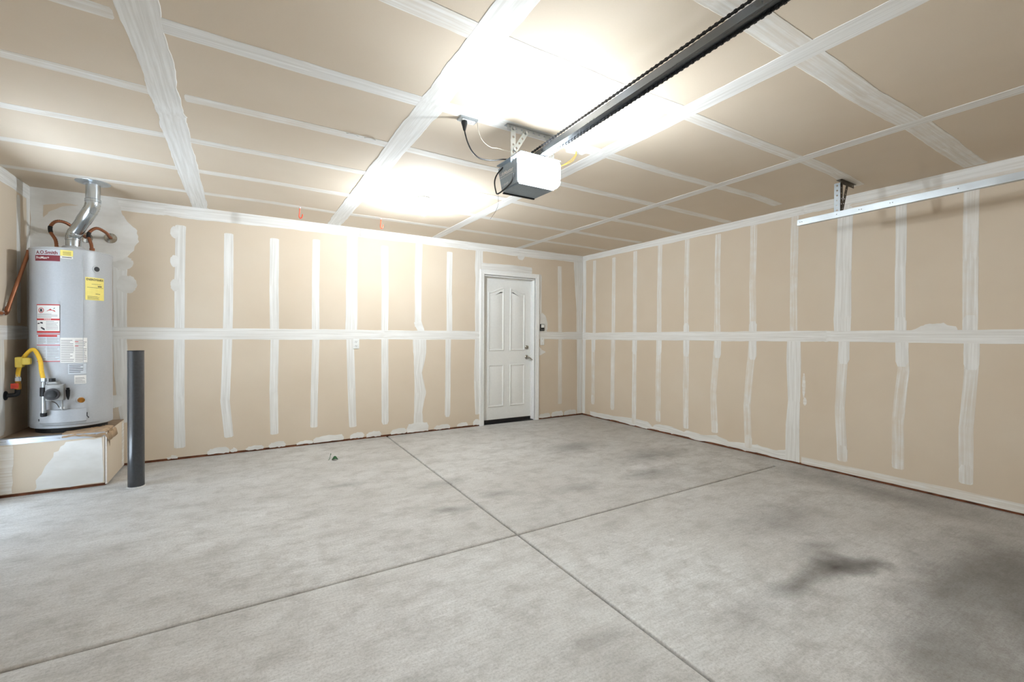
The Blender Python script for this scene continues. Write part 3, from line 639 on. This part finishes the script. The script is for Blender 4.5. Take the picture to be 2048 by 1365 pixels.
def cbox(x0, y0, x1, y1, dep, mat, name, parent=None, r=.006):
    # box standing proud of the tank, bounded in angle and height
    a0, a1, zb, zt = rect(x0, y0, x1, y1); n = 8; v = []; f = []
    for i in range(n+1):
        a = a0+(a1-a0)*i/n; e = dep if 0 < i < n else dep*.9
        for (z, hh) in ((zb, -.004), (zb, e-r), (zb+r, e), (zt-r, e), (zt, e-r), (zt, -.004)): v.append(onc(a, z, hh))
        if i: b = (i-1)*6; c = i*6; f += [(b+k, b+k+1, c+k+1, c+k) for k in range(5)]
    f += [tuple(range(6)), tuple(n*6+k for k in range(5, -1, -1))]
    return W_.part(name, MB().add(v, f), mat, True, parent)
acc = cbox(84, 819, 171, 846, .022, 'tank', 'burner_cover')
acs, zcs = cyl(173, 832); W_.part('cover_hook', MB().tube(bez([onc(acs, zcs+.03, .012), onc(acs, zcs, .012), onc(acs+.03, zcs-.008, .012), onc(acs+.035, zcs-.018, .01)]), .003, 6), 'blackmetal', True, acc)
acs, zcs = cyl(80.5, 840); W_.part('cover_hook', MB().tube([onc(acs, zcs+.006, .01), onc(acs+.01, zcs-.012, .01)], .004, 6), 'blackmetal', True, acc)
W_.part('cover_lip', MB().tube([onc(cyl(x, 850)[0], HB+.024, .003) for x in range(86, 200, 8)], .003, 6), 'ctrl', True, acc)
gv = cbox(103, 768, 131, 800, .075, 'ctrl', 'gas_valve')
cbox(104, 763, 121, 768, .06, 'ctrl', 'valve_neck', gv, .003)
a_k, z_k = cyl(110.5, 760); W_.part('valve_knob', MB().tube([onc(a_k, z_k-.012, .04), onc(a_k, z_k+.014, .04)], .019, 12), 'black', True, gv)
a_k, z_k = cyl(115, 787); dl = knobx(a_k, z_k, [(.045, .07), (.045, .088), (.038, .092)], 'ink', 'dial', gv); knobx(a_k, z_k, [(.033, .09), (.033, .1), (.02, .106)], 'black', 'dial_face', dl)
a_k, z_k = cyl(137, 784); W_.part('igniter', MB().tube([onc(a_k, z_k+.034, .03), onc(a_k, z_k+.02, .03), onc(a_k, z_k+.018, .03), onc(a_k, z_k-.03, .03), onc(a_k, z_k-.06, .02)], [.009, .009, .013, .011, .004], 10), 'blackmetal', True, gv)
a_k, z_k = cyl(127, 800); W_.part('control_rod', MB().tube([onc(a_k, z_k, .04), onc(a_k, z_k-.075, .03)], .007, 8), 'ctrl', True, gv)
W_.part('thermocouple_wire', MB().tube(bez([onc(cyl(108, 793)[0], cyl(108, 793)[1], .07), onc(cyl(109, 800)[0], cyl(109, 800)[1], .05), onc(cyl(116, 806)[0], cyl(116, 806)[1], .03), onc(cyl(121, 815)[0], cyl(121, 815)[1], .025)]), .003, 6), 'brown', True, gv)
W_.part('wire_tag', MB().box((onc(cyl(127, 815)[0], 0, .03)[0]-.012, onc(cyl(127, 815)[0], 0, .03)[1]-.004, cyl(127, 815)[1]-.008), (onc(cyl(127, 815)[0], 0, .03)[0]+.012, onc(cyl(127, 815)[0], 0, .03)[1], cyl(127, 815)[1]+.008)), 'label_white', False, gv)
W_.part('draft_hood', MB().lathe([(.088, HT+.002), (.088, HT+.012), (.066, HT+.042), (.057, HT+.046)], (-1.165, 5.085, 0), n=28), 'tankcap', True)
W_.part('hood_slot', MB().lathe([(.096, HT+.001), (.094, HT+.006)], (-1.165, 5.085, 0), n=28), 'black', True)
# ---- flue vent
vp = thing('flue_vent', (-1.165, 5.085, HT+.046)); tag(vp, 'shiny galvanised vent pipe rising from the heater to the ceiling', 'vent pipe'); V = Local(vp)
vb, ve, vt = Vector((-1.165, 5.085, HT+.047)), Vector((-1.02, 4.97, 2.262)), Vector((-1.018, 4.968, H-.004))
v1 = vb+Vector((0, 0, .09)); R5 = .048
V.part('lower_collar', MB().lathe([(R5, 0), (R5, .05), (R5+.004, .052), (R5+.004, .06), (R5, .062), (R5, .075)], vb, n=28), 'duct', True)
def gored(pts, name):
    n = len(pts); V.part(name, MB().tube(pts, [R5+(.003 if i % 2 else 0) for i in range(n)], 24), 'duct', True)
d0 = Vector((0, 0, 1)); d1 = (ve-v1).normalized()
def elbow(p, a, b, L, name, k=5):
    pts = []
    for i in range(k*2+1):
        t = i/(k*2); q = (1-t)**2*(p-a*L)+2*t*(1-t)*p+t*t*(p+b*L); pts.append(q)
    gored(pts, name); return p+b*L
q0 = elbow(v1+Vector((0, 0, .005)), d0, d1, .035, 'lower_elbow'); q1 = ve-d1*.045
V.part('slanted_pipe', MB().tube([q0-d1*.004, q0+(q1-q0)*.5, q0+(q1-q0)*.52, q1+d1*.004], [R5-.001, R5-.001, R5+.002, R5+.002], 28), 'duct', True)
elbow(ve, d1, d0, .045, 'upper_elbow')
V.part('upper_pipe', MB().tube([ve+d0*.04, ve+d0*.06, ve+d0*.065, vt], [R5+.004, R5+.004, R5-.001, R5-.001], 28), 'duct', True)
V.part('ceiling_collar', MB().lathe([(.112, 0), (.110, -.004), (.07, -.010), (.06, -.018)], (vt.x, vt.y, H-.002), n=40), 'galv', True)
# ---- copper water connectors
def connector(name, label, pts, band, end):
    c = thing(name, pts[0]); tag(c, label, 'pipe', 'copper connectors on top of the heater'); K = Local(c)
    cv = bez(pts, 10); n = len(cv)
    K.part('corrugated_tube', MB().tube(cv, [.0115+(.0016 if i % 2 else -.0006) for i in range(n)], 12), 'copper', True)
    b0, b1 = band; K.part('black_band', MB().tube(cv[b0:b1], .0145, 12), 'black', True)
    if end: K.part('escutcheon', MB().lathe([(.045, -.001), (.045, -.006), (.02, -.012)], (pts[-1][0], YB-.0015, pts[-1][2]), 'Y', 24), 'chrome', True)
    K.part('nut', MB().lathe([(.017, 0), (.017, .03), (.013, .034)], (pts[0][0], pts[0][1], pts[0][2]), n=6), 'copper')
    return c
connector('copper_connector', 'looped copper water connector passing behind the vent pipe', [(-1.282, 5.15, HT+.012), (-1.29, 5.155, 1.99), (-1.322, 5.17, 2.055), (-1.325, 5.18, 2.11), (-1.29, 5.19, 2.155), (-1.235, 5.22, 2.15), (-1.17, 5.30, 2.09), (-1.15, 5.386, 2.07)], (20, 30), True)
connector('copper_connector', 'looped copper water connector ending at the round wall flange', [(-1.045, 5.06, HT+.01), (-1.055, 5.08, 1.97), (-1.078, 5.11, 2.04), (-1.072, 5.14, 2.09), (-1.035, 5.17, 2.125), (-.995, 5.25, 2.11), (-.985, 5.33, 2.09), (-.985, 5.386, 2.085)], (18, 27), True)
rp = thing('relief_pipe', (-1.40, 5.0, 1.86)); tag(rp, 'slanted bare copper relief pipe between the heater and the side wall', 'pipe'); K = Local(rp)
K.part('tube', MB().tube(bez([(-1.405, 5.0, 1.87), (-1.415, 4.985, 1.80), (-1.465, 4.90, 1.50), (-1.482, 4.872, 1.40), (-1.486, 4.86, 1.372), (-1.487, 4.835, 1.366), (-1.488, 4.77, 1.364)]), .0125, 12), 'copper', True)
K.part('elbow', MB().tube(bez([(-1.480, 4.876, 1.415), (-1.486, 4.86, 1.372), (-1.487, 4.825, 1.366)]), .0155, 12), 'copper', True)
K.part('strap', MB().bbox((XL+.001, 4.79, 1.350), (XL+.03, 4.805, 1.380), .003), 'galv')
# ---- gas line
gl = thing('gas_line', (-1.49, 4.90, .745)); tag(gl, 'yellow flexible gas hose with valve and drip leg beside the heater', 'gas hose'); G = Local(gl)
G.part('wall_flange', MB().lathe([(.035, .001), (.034, .008), (.018, .014)], (XL, 4.895, .743), 'X', 20), 'blackmetal', True)
G.part('elbow', MB().tube(bez([(XL+.008, 4.895, .743), (XL+.045, 4.90, .745), (XL+.062, 4.905, .752), (XL+.066, 4.905, .79)]), .016, 12), 'blackmetal', True)
gx, gy = XL+.066, 4.905
vl = G.part('valve', MB().lathe([(.017, .785), (.02, .79), (.02, .83), (.016, .834), (.016, .85)], (gx, gy, 0), n=8), 'brass')
G.part('valve_handle', MB().bbox((gx-.03, gy-.034, .795), (gx+.012, gy-.02, .835), .004), 'red', False, vl)
G.part('hose_nut', MB().lathe([(.019, .85), (.019, .875), (.014, .88), (.014, .90)], (gx, gy, 0), n=6), 'galv')
tX, tY = -1.272, 4.80
G.part('hose', MB().tube(bez([(gx, gy, .885), (gx+.006, gy, .94), (gx+.03, gy-.005, 1.02), (gx+.075, gy-.02, 1.085), (gx+.105, gy-.035, 1.083), (gx+.14, gy-.065, 1.01), (tX-.012, tY+.005, .93), (tX, tY, .86)]), .0135, 12), 'yellow', True)
tg = G.part('hose_tag', MB().bbox((gx-.008, gy-.035, .955), (gx+.035, gy+.02, 1.035), .008), 'tagy')
G.part('tag_flap', MB().bbox((gx+.03, gy-.045, .975), (gx+.082, gy-.005, 1.03), .012), 'tagy', False, tg)
G.part('hose_nut', MB().lathe([(.014, .845), (.019, .85), (.019, .875)], (tX, tY, -.0), n=6), 'galv')
G.part('nipple', MB().lathe([(.013, .79), (.013, .85)], (tX, tY, 0), n=14), 'galv', True)
tee = G.part('tee', MB().lathe([(.019, .735), (.021, .738), (.021, .80), (.019, .803)], (tX, tY, 0), n=16), 'blackmetal', True)
G.part('tee_branch', MB().tube([(tX, tY, .77), (tX+.03, tY+.006, .77), (tX+.031, tY+.006, .77), (tX+.075, tY+.03, .77)], [.017, .017, .012, .012], 14), 'blackmetal', True, tee)
G.part('drip_leg', MB().lathe([(.014, .60), (.014, .735)], (tX, tY, 0), n=16), 'galv', True)
G.part('cap', MB().lathe([(.015, .578), (.02, .582), (.02, .603), (.018, .606)], (tX, tY, 0), n=14), 'blackmetal', True)
# ---- bollard
bo = thing('bollard', (-.695, 4.61, 0)); tag(bo, 'dark steel pipe bollard standing on the floor before the heater platform', 'bollard'); Bo = Local(bo)
Bo.part('post', MB().lathe([(.0535, 0), (.0535, 1.075), (.0525, 1.08)], (-.695, 4.61, 0), n=40), 'bollard', True)
Bo.part('rim', MB().lathe([(.0535, 1.0785), (.0545, 1.081), (.0535, 1.084), (.045, 1.083)], (-.695, 4.61, 0), n=40), 'blackmetal', True)
Bo.part('grout_ring', MB().lathe([(.062, 0), (.058, .004), (.0535, .006)], (-.695, 4.61, 0), n=30), 'conc', True)
# ================================================================== CEILING FITTINGS
# ---- garage door opener
OX0, OX1, OY0, OY1, OZ0, OZ1 = 1.375, 1.655, 2.20, 2.42, 2.098, 2.252
op = thing('garage_door_opener', (1.515, 2.31, OZ0)); tag(op, 'grey garage door opener with lit white lens, rail and ceiling bracket', 'door opener'); O = Local(op)
v = [(OX0+.006, OY0, OZ0), (OX1-.01, OY0, OZ0), (OX1-.02, OY1-.02, OZ0-.002), (OX0+.008, OY1-.02, OZ0-.002), (OX0, OY0, OZ1), (OX1, OY0, OZ1), (OX1, OY1+.02, OZ1), (OX0, OY1+.02, OZ1)]
bm = bmesh.new(); vs = [bm.verts.new(q) for q in v]
for q in ((0, 3, 2, 1), (4, 5, 6, 7), (0, 1, 5, 4), (1, 2, 6, 5), (2, 3, 7, 6), (3, 0, 4, 7)): bm.faces.new([vs[i] for i in q])
bmesh.ops.bevel(bm, geom=bm.edges[:], offset=.008, segments=2, affect='EDGES'); bm.verts.index_update()
hous = O.part('housing', MB().add([q.co[:] for q in bm.verts], [[q.index for q in fc.verts] for fc in bm.faces]), 'opener', True); bm.free()
# lens: rounded, bulging forward
v = []; f = []; m = 28
def rrect(x0, x1, z0, z1, r, y):
    out = []
    for (cx, cz, s0) in ((x1-r, z1-r, 0), (x0+r, z1-r, 90), (x0+r, z0+r, 180), (x1-r, z0+r, 270)):
        for k in range(7): t = math.radians(s0+15*k); out.append((cx+r*math.cos(t), y, cz+r*math.sin(t)))
    return out
rings = [rrect(OX0+.006, OX1+.002, OZ0+.01, OZ1+.012, .022, OY0+.004), rrect(OX0+.004, OX1+.003, OZ0+.006, OZ1+.014, .026, OY0-.012), rrect(OX0+.008, OX1-.002, OZ0+.010, OZ1+.010, .028, OY0-.038), rrect(OX0+.018, OX1-.02, OZ0+.028, OZ1-.01, .028, OY0-.05)]
for r_ in rings: v += r_
for i in range(3): f += [(i*m+k, i*m+(k+1) % m, (i+1)*m+(k+1) % m, (i+1)*m+k) for k in range(m)]
f += [tuple(range(3*m, 4*m)), tuple(range(m))]
O.part('light_lens', MB().add(v, f), 'lens', True)
O.part('base_trim', MB().box((OX0+.02, OY1-.026, OZ0-.008), (OX1-.03, OY1-.014, OZ0-.001)), 'blackmetal', False, hous)
def otext(body, y0, y1, z0, z1, bold=0.0):
    v, f = text_mesh(body, 1, bold=bold); x0 = min(q[0] for q in v); x1 = max(q[0] for q in v); q0 = min(q[1] for q in v); q1 = max(q[1] for q in v)
    vv = []
    for q in v:
        t = (q[0]-x0)/(x1-x0); s_ = (q[1]-q0)/(q1-q0); z = z0+(z1-z0)*s_
        vv.append((OX0+.006*(OZ1-z)/(OZ1-OZ0)-.0016, y0+(y1-y0)*t, z))
    O.part('lettering', MB().add(vv, f), 'label_white', False, hous)
O.part('chassis_plate', MB().bbox((OX0-.004, OY0-.036, OZ1+.013), (OX1+.004, OY1+.022, OZ1+.019), .002), 'opener', False, hous)
otext('LiftMaster', 2.405, 2.25, 2.186, 2.210, .02); otext('PROFESSIONAL', 2.405, 2.25, 2.172, 2.180); otext('1/2HP', 2.385, 2.31, 2.124, 2.136)
# bracket
def perforated(a, b, side, nrm, wdt, hole=.007, pitch=.038, th=.0022, mat='angle', name='strap', loc=O, parent=None):
    """flat punched strip from a to b, with real holes"""
    a, b = Vector(a), Vector(b); L = (b-a).length; d = (b-a).normalized(); s = Vector(side).normalized(); n = Vector(nrm).normalized()
    k = max(1, int(L/pitch)); cell = L/k; v = []; f = []
    for i in range(k):
        x0, x1 = cell*i, cell*(i+1); cx = (x0+x1)/2; outer = []; inner = []
        for j in range(8):
            t = 2*math.pi*(j+.5)/8; inner.append((cx+hole*math.cos(t), hole*math.sin(t)))
        outer = [(x1, wdt/4), (cx+cell/4, wdt/2), (cx-cell/4, wdt/2), (x0, wdt/4), (x0, -wdt/4), (cx-cell/4, -wdt/2), (cx+cell/4, -wdt/2), (x1, -wdt/4)]
        outer = [(x1, wdt/2*.6), (cx+cell*.3, wdt/2), (cx-cell*.3, wdt/2), (x0, wdt/2*.6), (x0, -wdt/2*.6), (cx-cell*.3, -wdt/2), (cx+cell*.3, -wdt/2), (x1, -wdt/2*.6)]
        base = len(v)
        for hh in (0, th):
            for (x, y) in outer+inner: v.append(a+d*x+s*y+n*hh)
        for j in range(8):
            q = (j+1) % 8
            f += [(base+j, base+q, base+8+q, base+8+j), (base+16+j, base+16+8+j, base+16+8+q, base+16+q), (base+8+j, base+8+q, base+24+q, base+24+j), (base+j, base+16+j, base+16+q, base+q)]
        for j, (p, q) in enumerate(((0, 1), (2, 3), (4, 5), (6, 7))):   # fill the cell's corners square
            c = (x1 if p in (0, 6) else x0, wdt/2 if p in (0, 2) else -wdt/2); bi = len(v)
            for hh in (0, th): v.append(a+d*c[0]+s*c[1]+n*hh)
            f += [(base+p, base+q, bi), (base+16+p, bi+1, base+16+q)]
    return loc.part(name, MB().add(v, f), mat, False, parent)
BY = 2.318
an = perforated((1.345, BY-.03, H-.004), (1.715, BY-.03, H-.004), (0, 1, 0), (0, 0, -1), .034, name='ceiling_angle')
perforated((1.345, BY-.048, H-.022), (1.715, BY-.048, H-.022), (0, 0, 1), (0, 1, 0), .036, parent=an, name='angle_flange')
for x in (1.385, 1.667):
    perforated((x, BY-.050, OZ1-.02), (x, BY-.050, H-.01), (1, 0, 0), (0, -1, 0), .034)
perforated((1.395, BY-.053, OZ1+.055), (1.478, BY-.053, H-.025), Vector((H-.025-OZ1-.055, 0, -.083)), (0, -1, 0), .03, name='brace')
for (x, z) in ((1.386, H-.028), (1.474, H-.032), (1.664, H-.028), (1.392, OZ1+.06)):
    O.part('bolt', MB().lathe([(.009, -.001), (.009, -.007)], (x, BY-.054, z), 'Y', 6), 'galv')
O.part('terminal_block', MB().bbox((1.40, 2.215, OZ1+.012), (1.50, 2.255, OZ1+.034), .004), 'wiret')
# rail: steel T section, chain runs beside it
RA, RB = Vector((1.53, 2.36, 2.262)), Vector((1.53, YF+.02, 2.395))
rd = (RB-RA).normalized(); rn = Vector((1, 0, 0)); ru = rn.cross(rd).normalized(); ru = ru if ru.z > 0 else -ru
def railbox(x0, x1, z0, z1):
    v = []
    for p in (RA, RB):
        for (x, z) in ((x0, z0), (x1, z0), (x1, z1), (x0, z1)): v.append(p+rn*x+ru*z)
    return MB().add(v, [(0, 1, 2, 3), (7, 6, 5, 4), (0, 4, 5, 1), (1, 5, 6, 2), (2, 6, 7, 3), (3, 7, 4, 0)])
rl = O.part('rail', railbox(-.013, .013, .008, .046), 'rail')
O.part('rail_flange', railbox(-.022, .022, .003, .008), 'rail', False, rl)
def chain(x, z, nm):
    mb = MB(); L = (RB-RA).length-.1; n = int(L/.0127)
    for i in range(n):
        p = RA+rd*(.09+.0127*i)+rn*x+ru*z; hz = .0052 if i % 2 else .0036; c = []
        for (dx, dy, dz_) in ((-1, -1, -1), (1, -1, -1), (1, 1, -1), (-1, 1, -1), (-1, -1, 1), (1, -1, 1), (1, 1, 1), (-1, 1, 1)):
            c.append(p+rn*dx*(.005 if i % 2 else .0035)+rd*dy*(.0052 if i % 2 else .0062)+ru*dz_*hz)
        mb.add(c, [(0, 3, 2, 1), (4, 5, 6, 7), (0, 1, 5, 4), (1, 2, 6, 5), (2, 3, 7, 6), (3, 0, 4, 7)])
    q = O.part(nm, mb, 'blackmetal', False, rl); q['kind'] = 'stuff'
chain(-.012, .058, 'chain'); chain(.018, -.002, 'chain')
for t in (.12, .2): O.part('rail_bolt', MB().lathe([(.006, -.001), (.006, -.006)], RA+rd*t+Vector((-.013, 0, .028)), 'X', 6), 'blackmetal', False, rl)
# antenna wire looped beside the housing
O.part('aerial_wire', MB().tube(bez([(1.374, 2.37, 2.238), (1.364, 2.424, 2.208), (1.362, 2.449, 2.169), (1.362, 2.432, 2.108), (1.363, 2.411, 2.087), (1.367, 2.338, 2.095), (1.370, 2.262, 2.118), (1.370, 2.235, 2.163)]), .0045, 6), 'black', True)
O.part('loose_wire', MB().tube(bez([(1.363, 2.405, 2.087), (1.36, 2.401, 2.017), (1.36, 2.439, 1.979), (1.36, 2.50, 1.951)]), .0009, 5), 'ink', True)
# ---- ceiling outlet, power cord, wires
bx = thing('ceiling_outlet', (1.128, 2.352, H)); tag(bx, 'metal electrical box with outlet set in the ceiling', 'outlet'); X_ = Local(bx)
X_.part('metal_box', MB().bbox((1.075, 2.325, H-.012), (1.185, 2.385, H+.0), .003), 'galv')
X_.part('receptacle', MB().bbox((1.09, 2.337, H-.02), (1.172, 2.373, H-.010), .004), 'plate')
for x in (1.15,):
    for dy in (-.006, .006): X_.part('slot', MB().box((x-.004, 2.355+dy-.001, H-.0206), (x+.004, 2.355+dy+.001, H-.0195)), 'slot')
pc = thing('power_cord', (1.108, 2.352, H-.02)); tag(pc, 'black power cord drooping from the ceiling outlet to the opener', 'cord'); X_ = Local(pc)
X_.part('plug', MB().tube([(1.108, 2.352, H-.019), (1.108, 2.352, H-.03), (1.107, 2.348, H-.05), (1.106, 2.346, H-.075)], [.017, .018, .013, .007], 12), 'black', True)
X_.part('cord', MB().tube(bez([(1.106, 2.346, H-.07), (1.112, 2.343, 2.36), (1.127, 2.34, 2.315), (1.157, 2.34, 2.272), (1.205, 2.34, 2.247), (1.287, 2.34, 2.253), (1.362, 2.345, 2.276), (1.40, 2.35, 2.284)]), .004, 8), 'black', True)
ww = tag(MB().tube(bez([(1.18, 2.336, H-.006), (1.192, 2.33, 2.385), (1.224, 2.33, 2.341), (1.271, 2.33, 2.322), (1.314, 2.33, 2.326), (1.373, 2.30, 2.312), (1.42, 2.245, 2.29)]), .0016, 6).build('white_wire', 'wirew', None, True), 'thin white wire hanging from the ceiling outlet to the opener', 'wire')
yw = thing('yellow_cable', (1.945, 2.37, H)); tag(yw, 'yellow paired cable coming out of the ceiling patch beside the opener', 'cable'); X_ = Local(yw)
for d in (0, .008):
    X_.part('strand', MB().tube(bez([(1.945, 2.37, H-.002), (1.93+d, 2.36, 2.43), (1.885+d, 2.34, 2.385-d), (1.83, 2.32, 2.345-d), (1.76, 2.29, 2.30), (1.66, 2.26, 2.262)]), .0028, 6), 'wirey', True)
# ---- ceiling lamps
def lamp(name, x, y, mat, label):
    l = thing(name, (x, y, H)); tag(l, label, 'light'); q = Local(l)
    q.part('lampholder', MB().lathe([(.055, H-.0005), (.057, H-.012), (.045, H-.026), (.028, H-.04), (.026, H-.06)], (x, y, 0), n=28), 'porcelain', True)
    q.part('bulb', MB().lathe([(.014, H-.058), (.018, H-.075), (.028, H-.098), (.034, H-.122), (.032, H-.142), (.021, H-.157), (.004, H-.163)], (x, y, 0), n=20), mat, True)
lamp('ceiling_lamp', 1.43, 3.89, 'bulb', 'lit bare bulb on the ceiling between the opener and the back wall')
# ---- red hooks
for (x, y, lb) in ((.515, 4.825, 'red coated hook in the ceiling between the heater and the taped seam'), (1.30, 4.82, 'red coated hook in the ceiling next to the bare bulb')):
    hk = thing('ceiling_hook', (x, y, H)); tag(hk, lb, 'hook', 'red ceiling hooks'); q = Local(hk)
    q.part('hook_wire', MB().tube(bez([(x, y, H), (x-.002, y, H-.05), (x-.006, y, H-.088), (x+.0, y, H-.106), (x+.014, y-.004, H-.103), (x+.022, y-.006, H-.085), (x+.023, y-.006, H-.068)]), .0052, 8), 'hook', True)
    q.part('screw_shank', MB().lathe([(.007, 0), (.006, -.01), (.004, -.014)], (x, y, H), n=10), 'galv', True)
# ---- garage door track on the right
tr = thing('door_track', (4.03, 1.99, 2.16)); tag(tr, 'galvanised garage door track hung from the ceiling by the right wall', 'door track'); q = Local(tr)
TA, TB = Vector((4.03, 1.992, 2.181)), Vector((4.03, YF+.02, 2.218))
def trackmesh():
    prof = [(.028, .016), (.028, .024), (.0, .024), (.0, -.024), (.034, -.024), (.034, -.016), (.032, -.016), (.032, -.022), (.002, -.022), (.002, .022), (.026, .022), (.026, .016)]
    v = [(p.x+x, p.y, p.z+z) for p in (TA, TB) for (x, z) in prof]; n = len(prof)
    return MB().add(v, [(k, (k+1) % n, n+(k+1) % n, n+k) for k in range(n)]+[tuple(range(n)), tuple(range(2*n-1, n-1, -1))])
tk = q.part('track', trackmesh(), 'galv')
for y in (1.97, 1.955, 1.70, 1.55, 1.535, 1.36, 1.345, 1.0):
    q.part('rivet', MB().lathe([(.0035, .001), (.003, -.002)], (4.03, y, 2.183+(1.99-y)*.0125), 'X', 8), 'slot', False, tk)
HYT = 1.678
perforated((4.035, HYT+.022, 2.20), (4.035, HYT+.022, H-.03), (0, 1, 0), (1, 0, 0), .042, loc=q, name='hanger')
perforated((4.058, HYT, 2.205), (4.058, HYT, H-.004), (1, 0, 0), (0, 1, 0), .036, loc=q, mat='brown', name='hanger_flange')
perforated((4.062, HYT-.004, 2.215), (4.15, HYT-.004, H-.012), (.24, 0, -.088), (0, 1, 0), .032, loc=q, mat='brown', name='brace')
ca_ = perforated((4.04, HYT+.012, H-.004), (4.29, HYT+.012, H-.004), (0, 1, 0), (0, 0, -1), .04, loc=q, mat='brown', name='ceiling_angle')
perforated((4.04, HYT-.006, H-.024), (4.25, HYT-.006, H-.024), (0, 0, 1), (0, 1, 0), .036, loc=q, mat='brown', name='angle_flange', parent=ca_)
q.part('bolt', MB().lathe([(.009, .001), (.009, .008)], (4.062, HYT+.01, 2.212), 'X', 6), 'galv')
# ================================================================== WALL FITTINGS
ot = thing('wall_outlet', (1.168, YB, 1.118)); tag(ot, 'white duplex outlet on the back wall under the taped seam', 'outlet'); q = Local(ot)
q.part('cover_plate', MB().bbox((1.133, YB-.008, 1.06), (1.203, YB-.0005, 1.176), .003), 'plate')
for z in (1.095, 1.141):
    fc = q.part('socket', MB().bbox((1.151, YB-.011, z-.016), (1.185, YB-.007, z+.016), .0035), 'plate')
    for x in (1.161, 1.175): q.part('slot', MB().box((x-.0015, YB-.0118, z-.002), (x+.0015, YB-.0105, z+.009)), 'slot', False, fc)
    q.part('ground_hole', MB().lathe([(.003, 0), (.003, -.0008)], (1.168, YB-.011, z-.009), 'Y', 8), 'slot', False, fc)
ct = thing('wall_control', (3.80, YB, 1.345)); tag(ct, 'black and white opener wall control beside the door casing', 'wall control'); q = Local(ct)
q.part('body', MB().bbox((3.763, YB-.026, 1.295), (3.828, YB-.0008, 1.395), .004), 'black')
q.part('push_bar', MB().bbox((3.769, YB-.030, 1.344), (3.822, YB-.025, 1.389), .002), 'plate')
for x in (3.78, 3.808): q.part('button', MB().bbox((x-.007, YB-.0285, 1.308), (x+.007, YB-.0255, 1.315), .001), 'inkl')
sw = thing('light_switch', (3.80, YB, 1.145)); tag(sw, 'white light switch plate beside the door casing under the wall control', 'light switch'); q = Local(sw)
q.part('cover_plate', MB().bbox((3.768, YB-.008, 1.088), (3.838, YB-.0005, 1.204), .003), 'plate')
q.part('toggle', MB().bbox((3.798, YB-.02, 1.138), (3.808, YB-.007, 1.158), .002), 'plate')
for z in (1.115, 1.177): q.part('screw', MB().lathe([(.003, 0), (.0025, -.001)], (3.803, YB-.008, z), 'Y', 8), 'slot')
# ---- leaf on the floor
lf = thing('green_leaf', (.785, 4.64, 0)); tag(lf, 'small curled green leaf lying on the concrete floor', 'leaf'); q = Local(lf)
v = []; f = []
for i in range(7):
    t = i/6; wdt = .02*math.sin(math.pi*min(1, .06+t*.94))+.0008; x = .775+.055*t; y = 4.615-.012*t; z = .004+.034*math.sin(math.pi*t)
    v += [(x, y-wdt, z*.35+.003), (x, y, z+.004), (x, y+wdt, z*.5+.003)]
    if i: a = (i-1)*3; b = i*3; f += [(a, a+1, b+1, b), (a+1, a+2, b+2, b+1)]
o = q.part('blade', MB().add(v, f), 'leaf', True); md = o.modifiers.new('thick', 'SOLIDIFY'); md.thickness = .0012
q.part('stalk', MB().tube(bez([(.745, 4.625, .004), (.757, 4.64, .008), (.768, 4.66, .03), (.776, 4.67, .055)]), [.0022]*20+[.003]*5, 6), 'leaf', True)
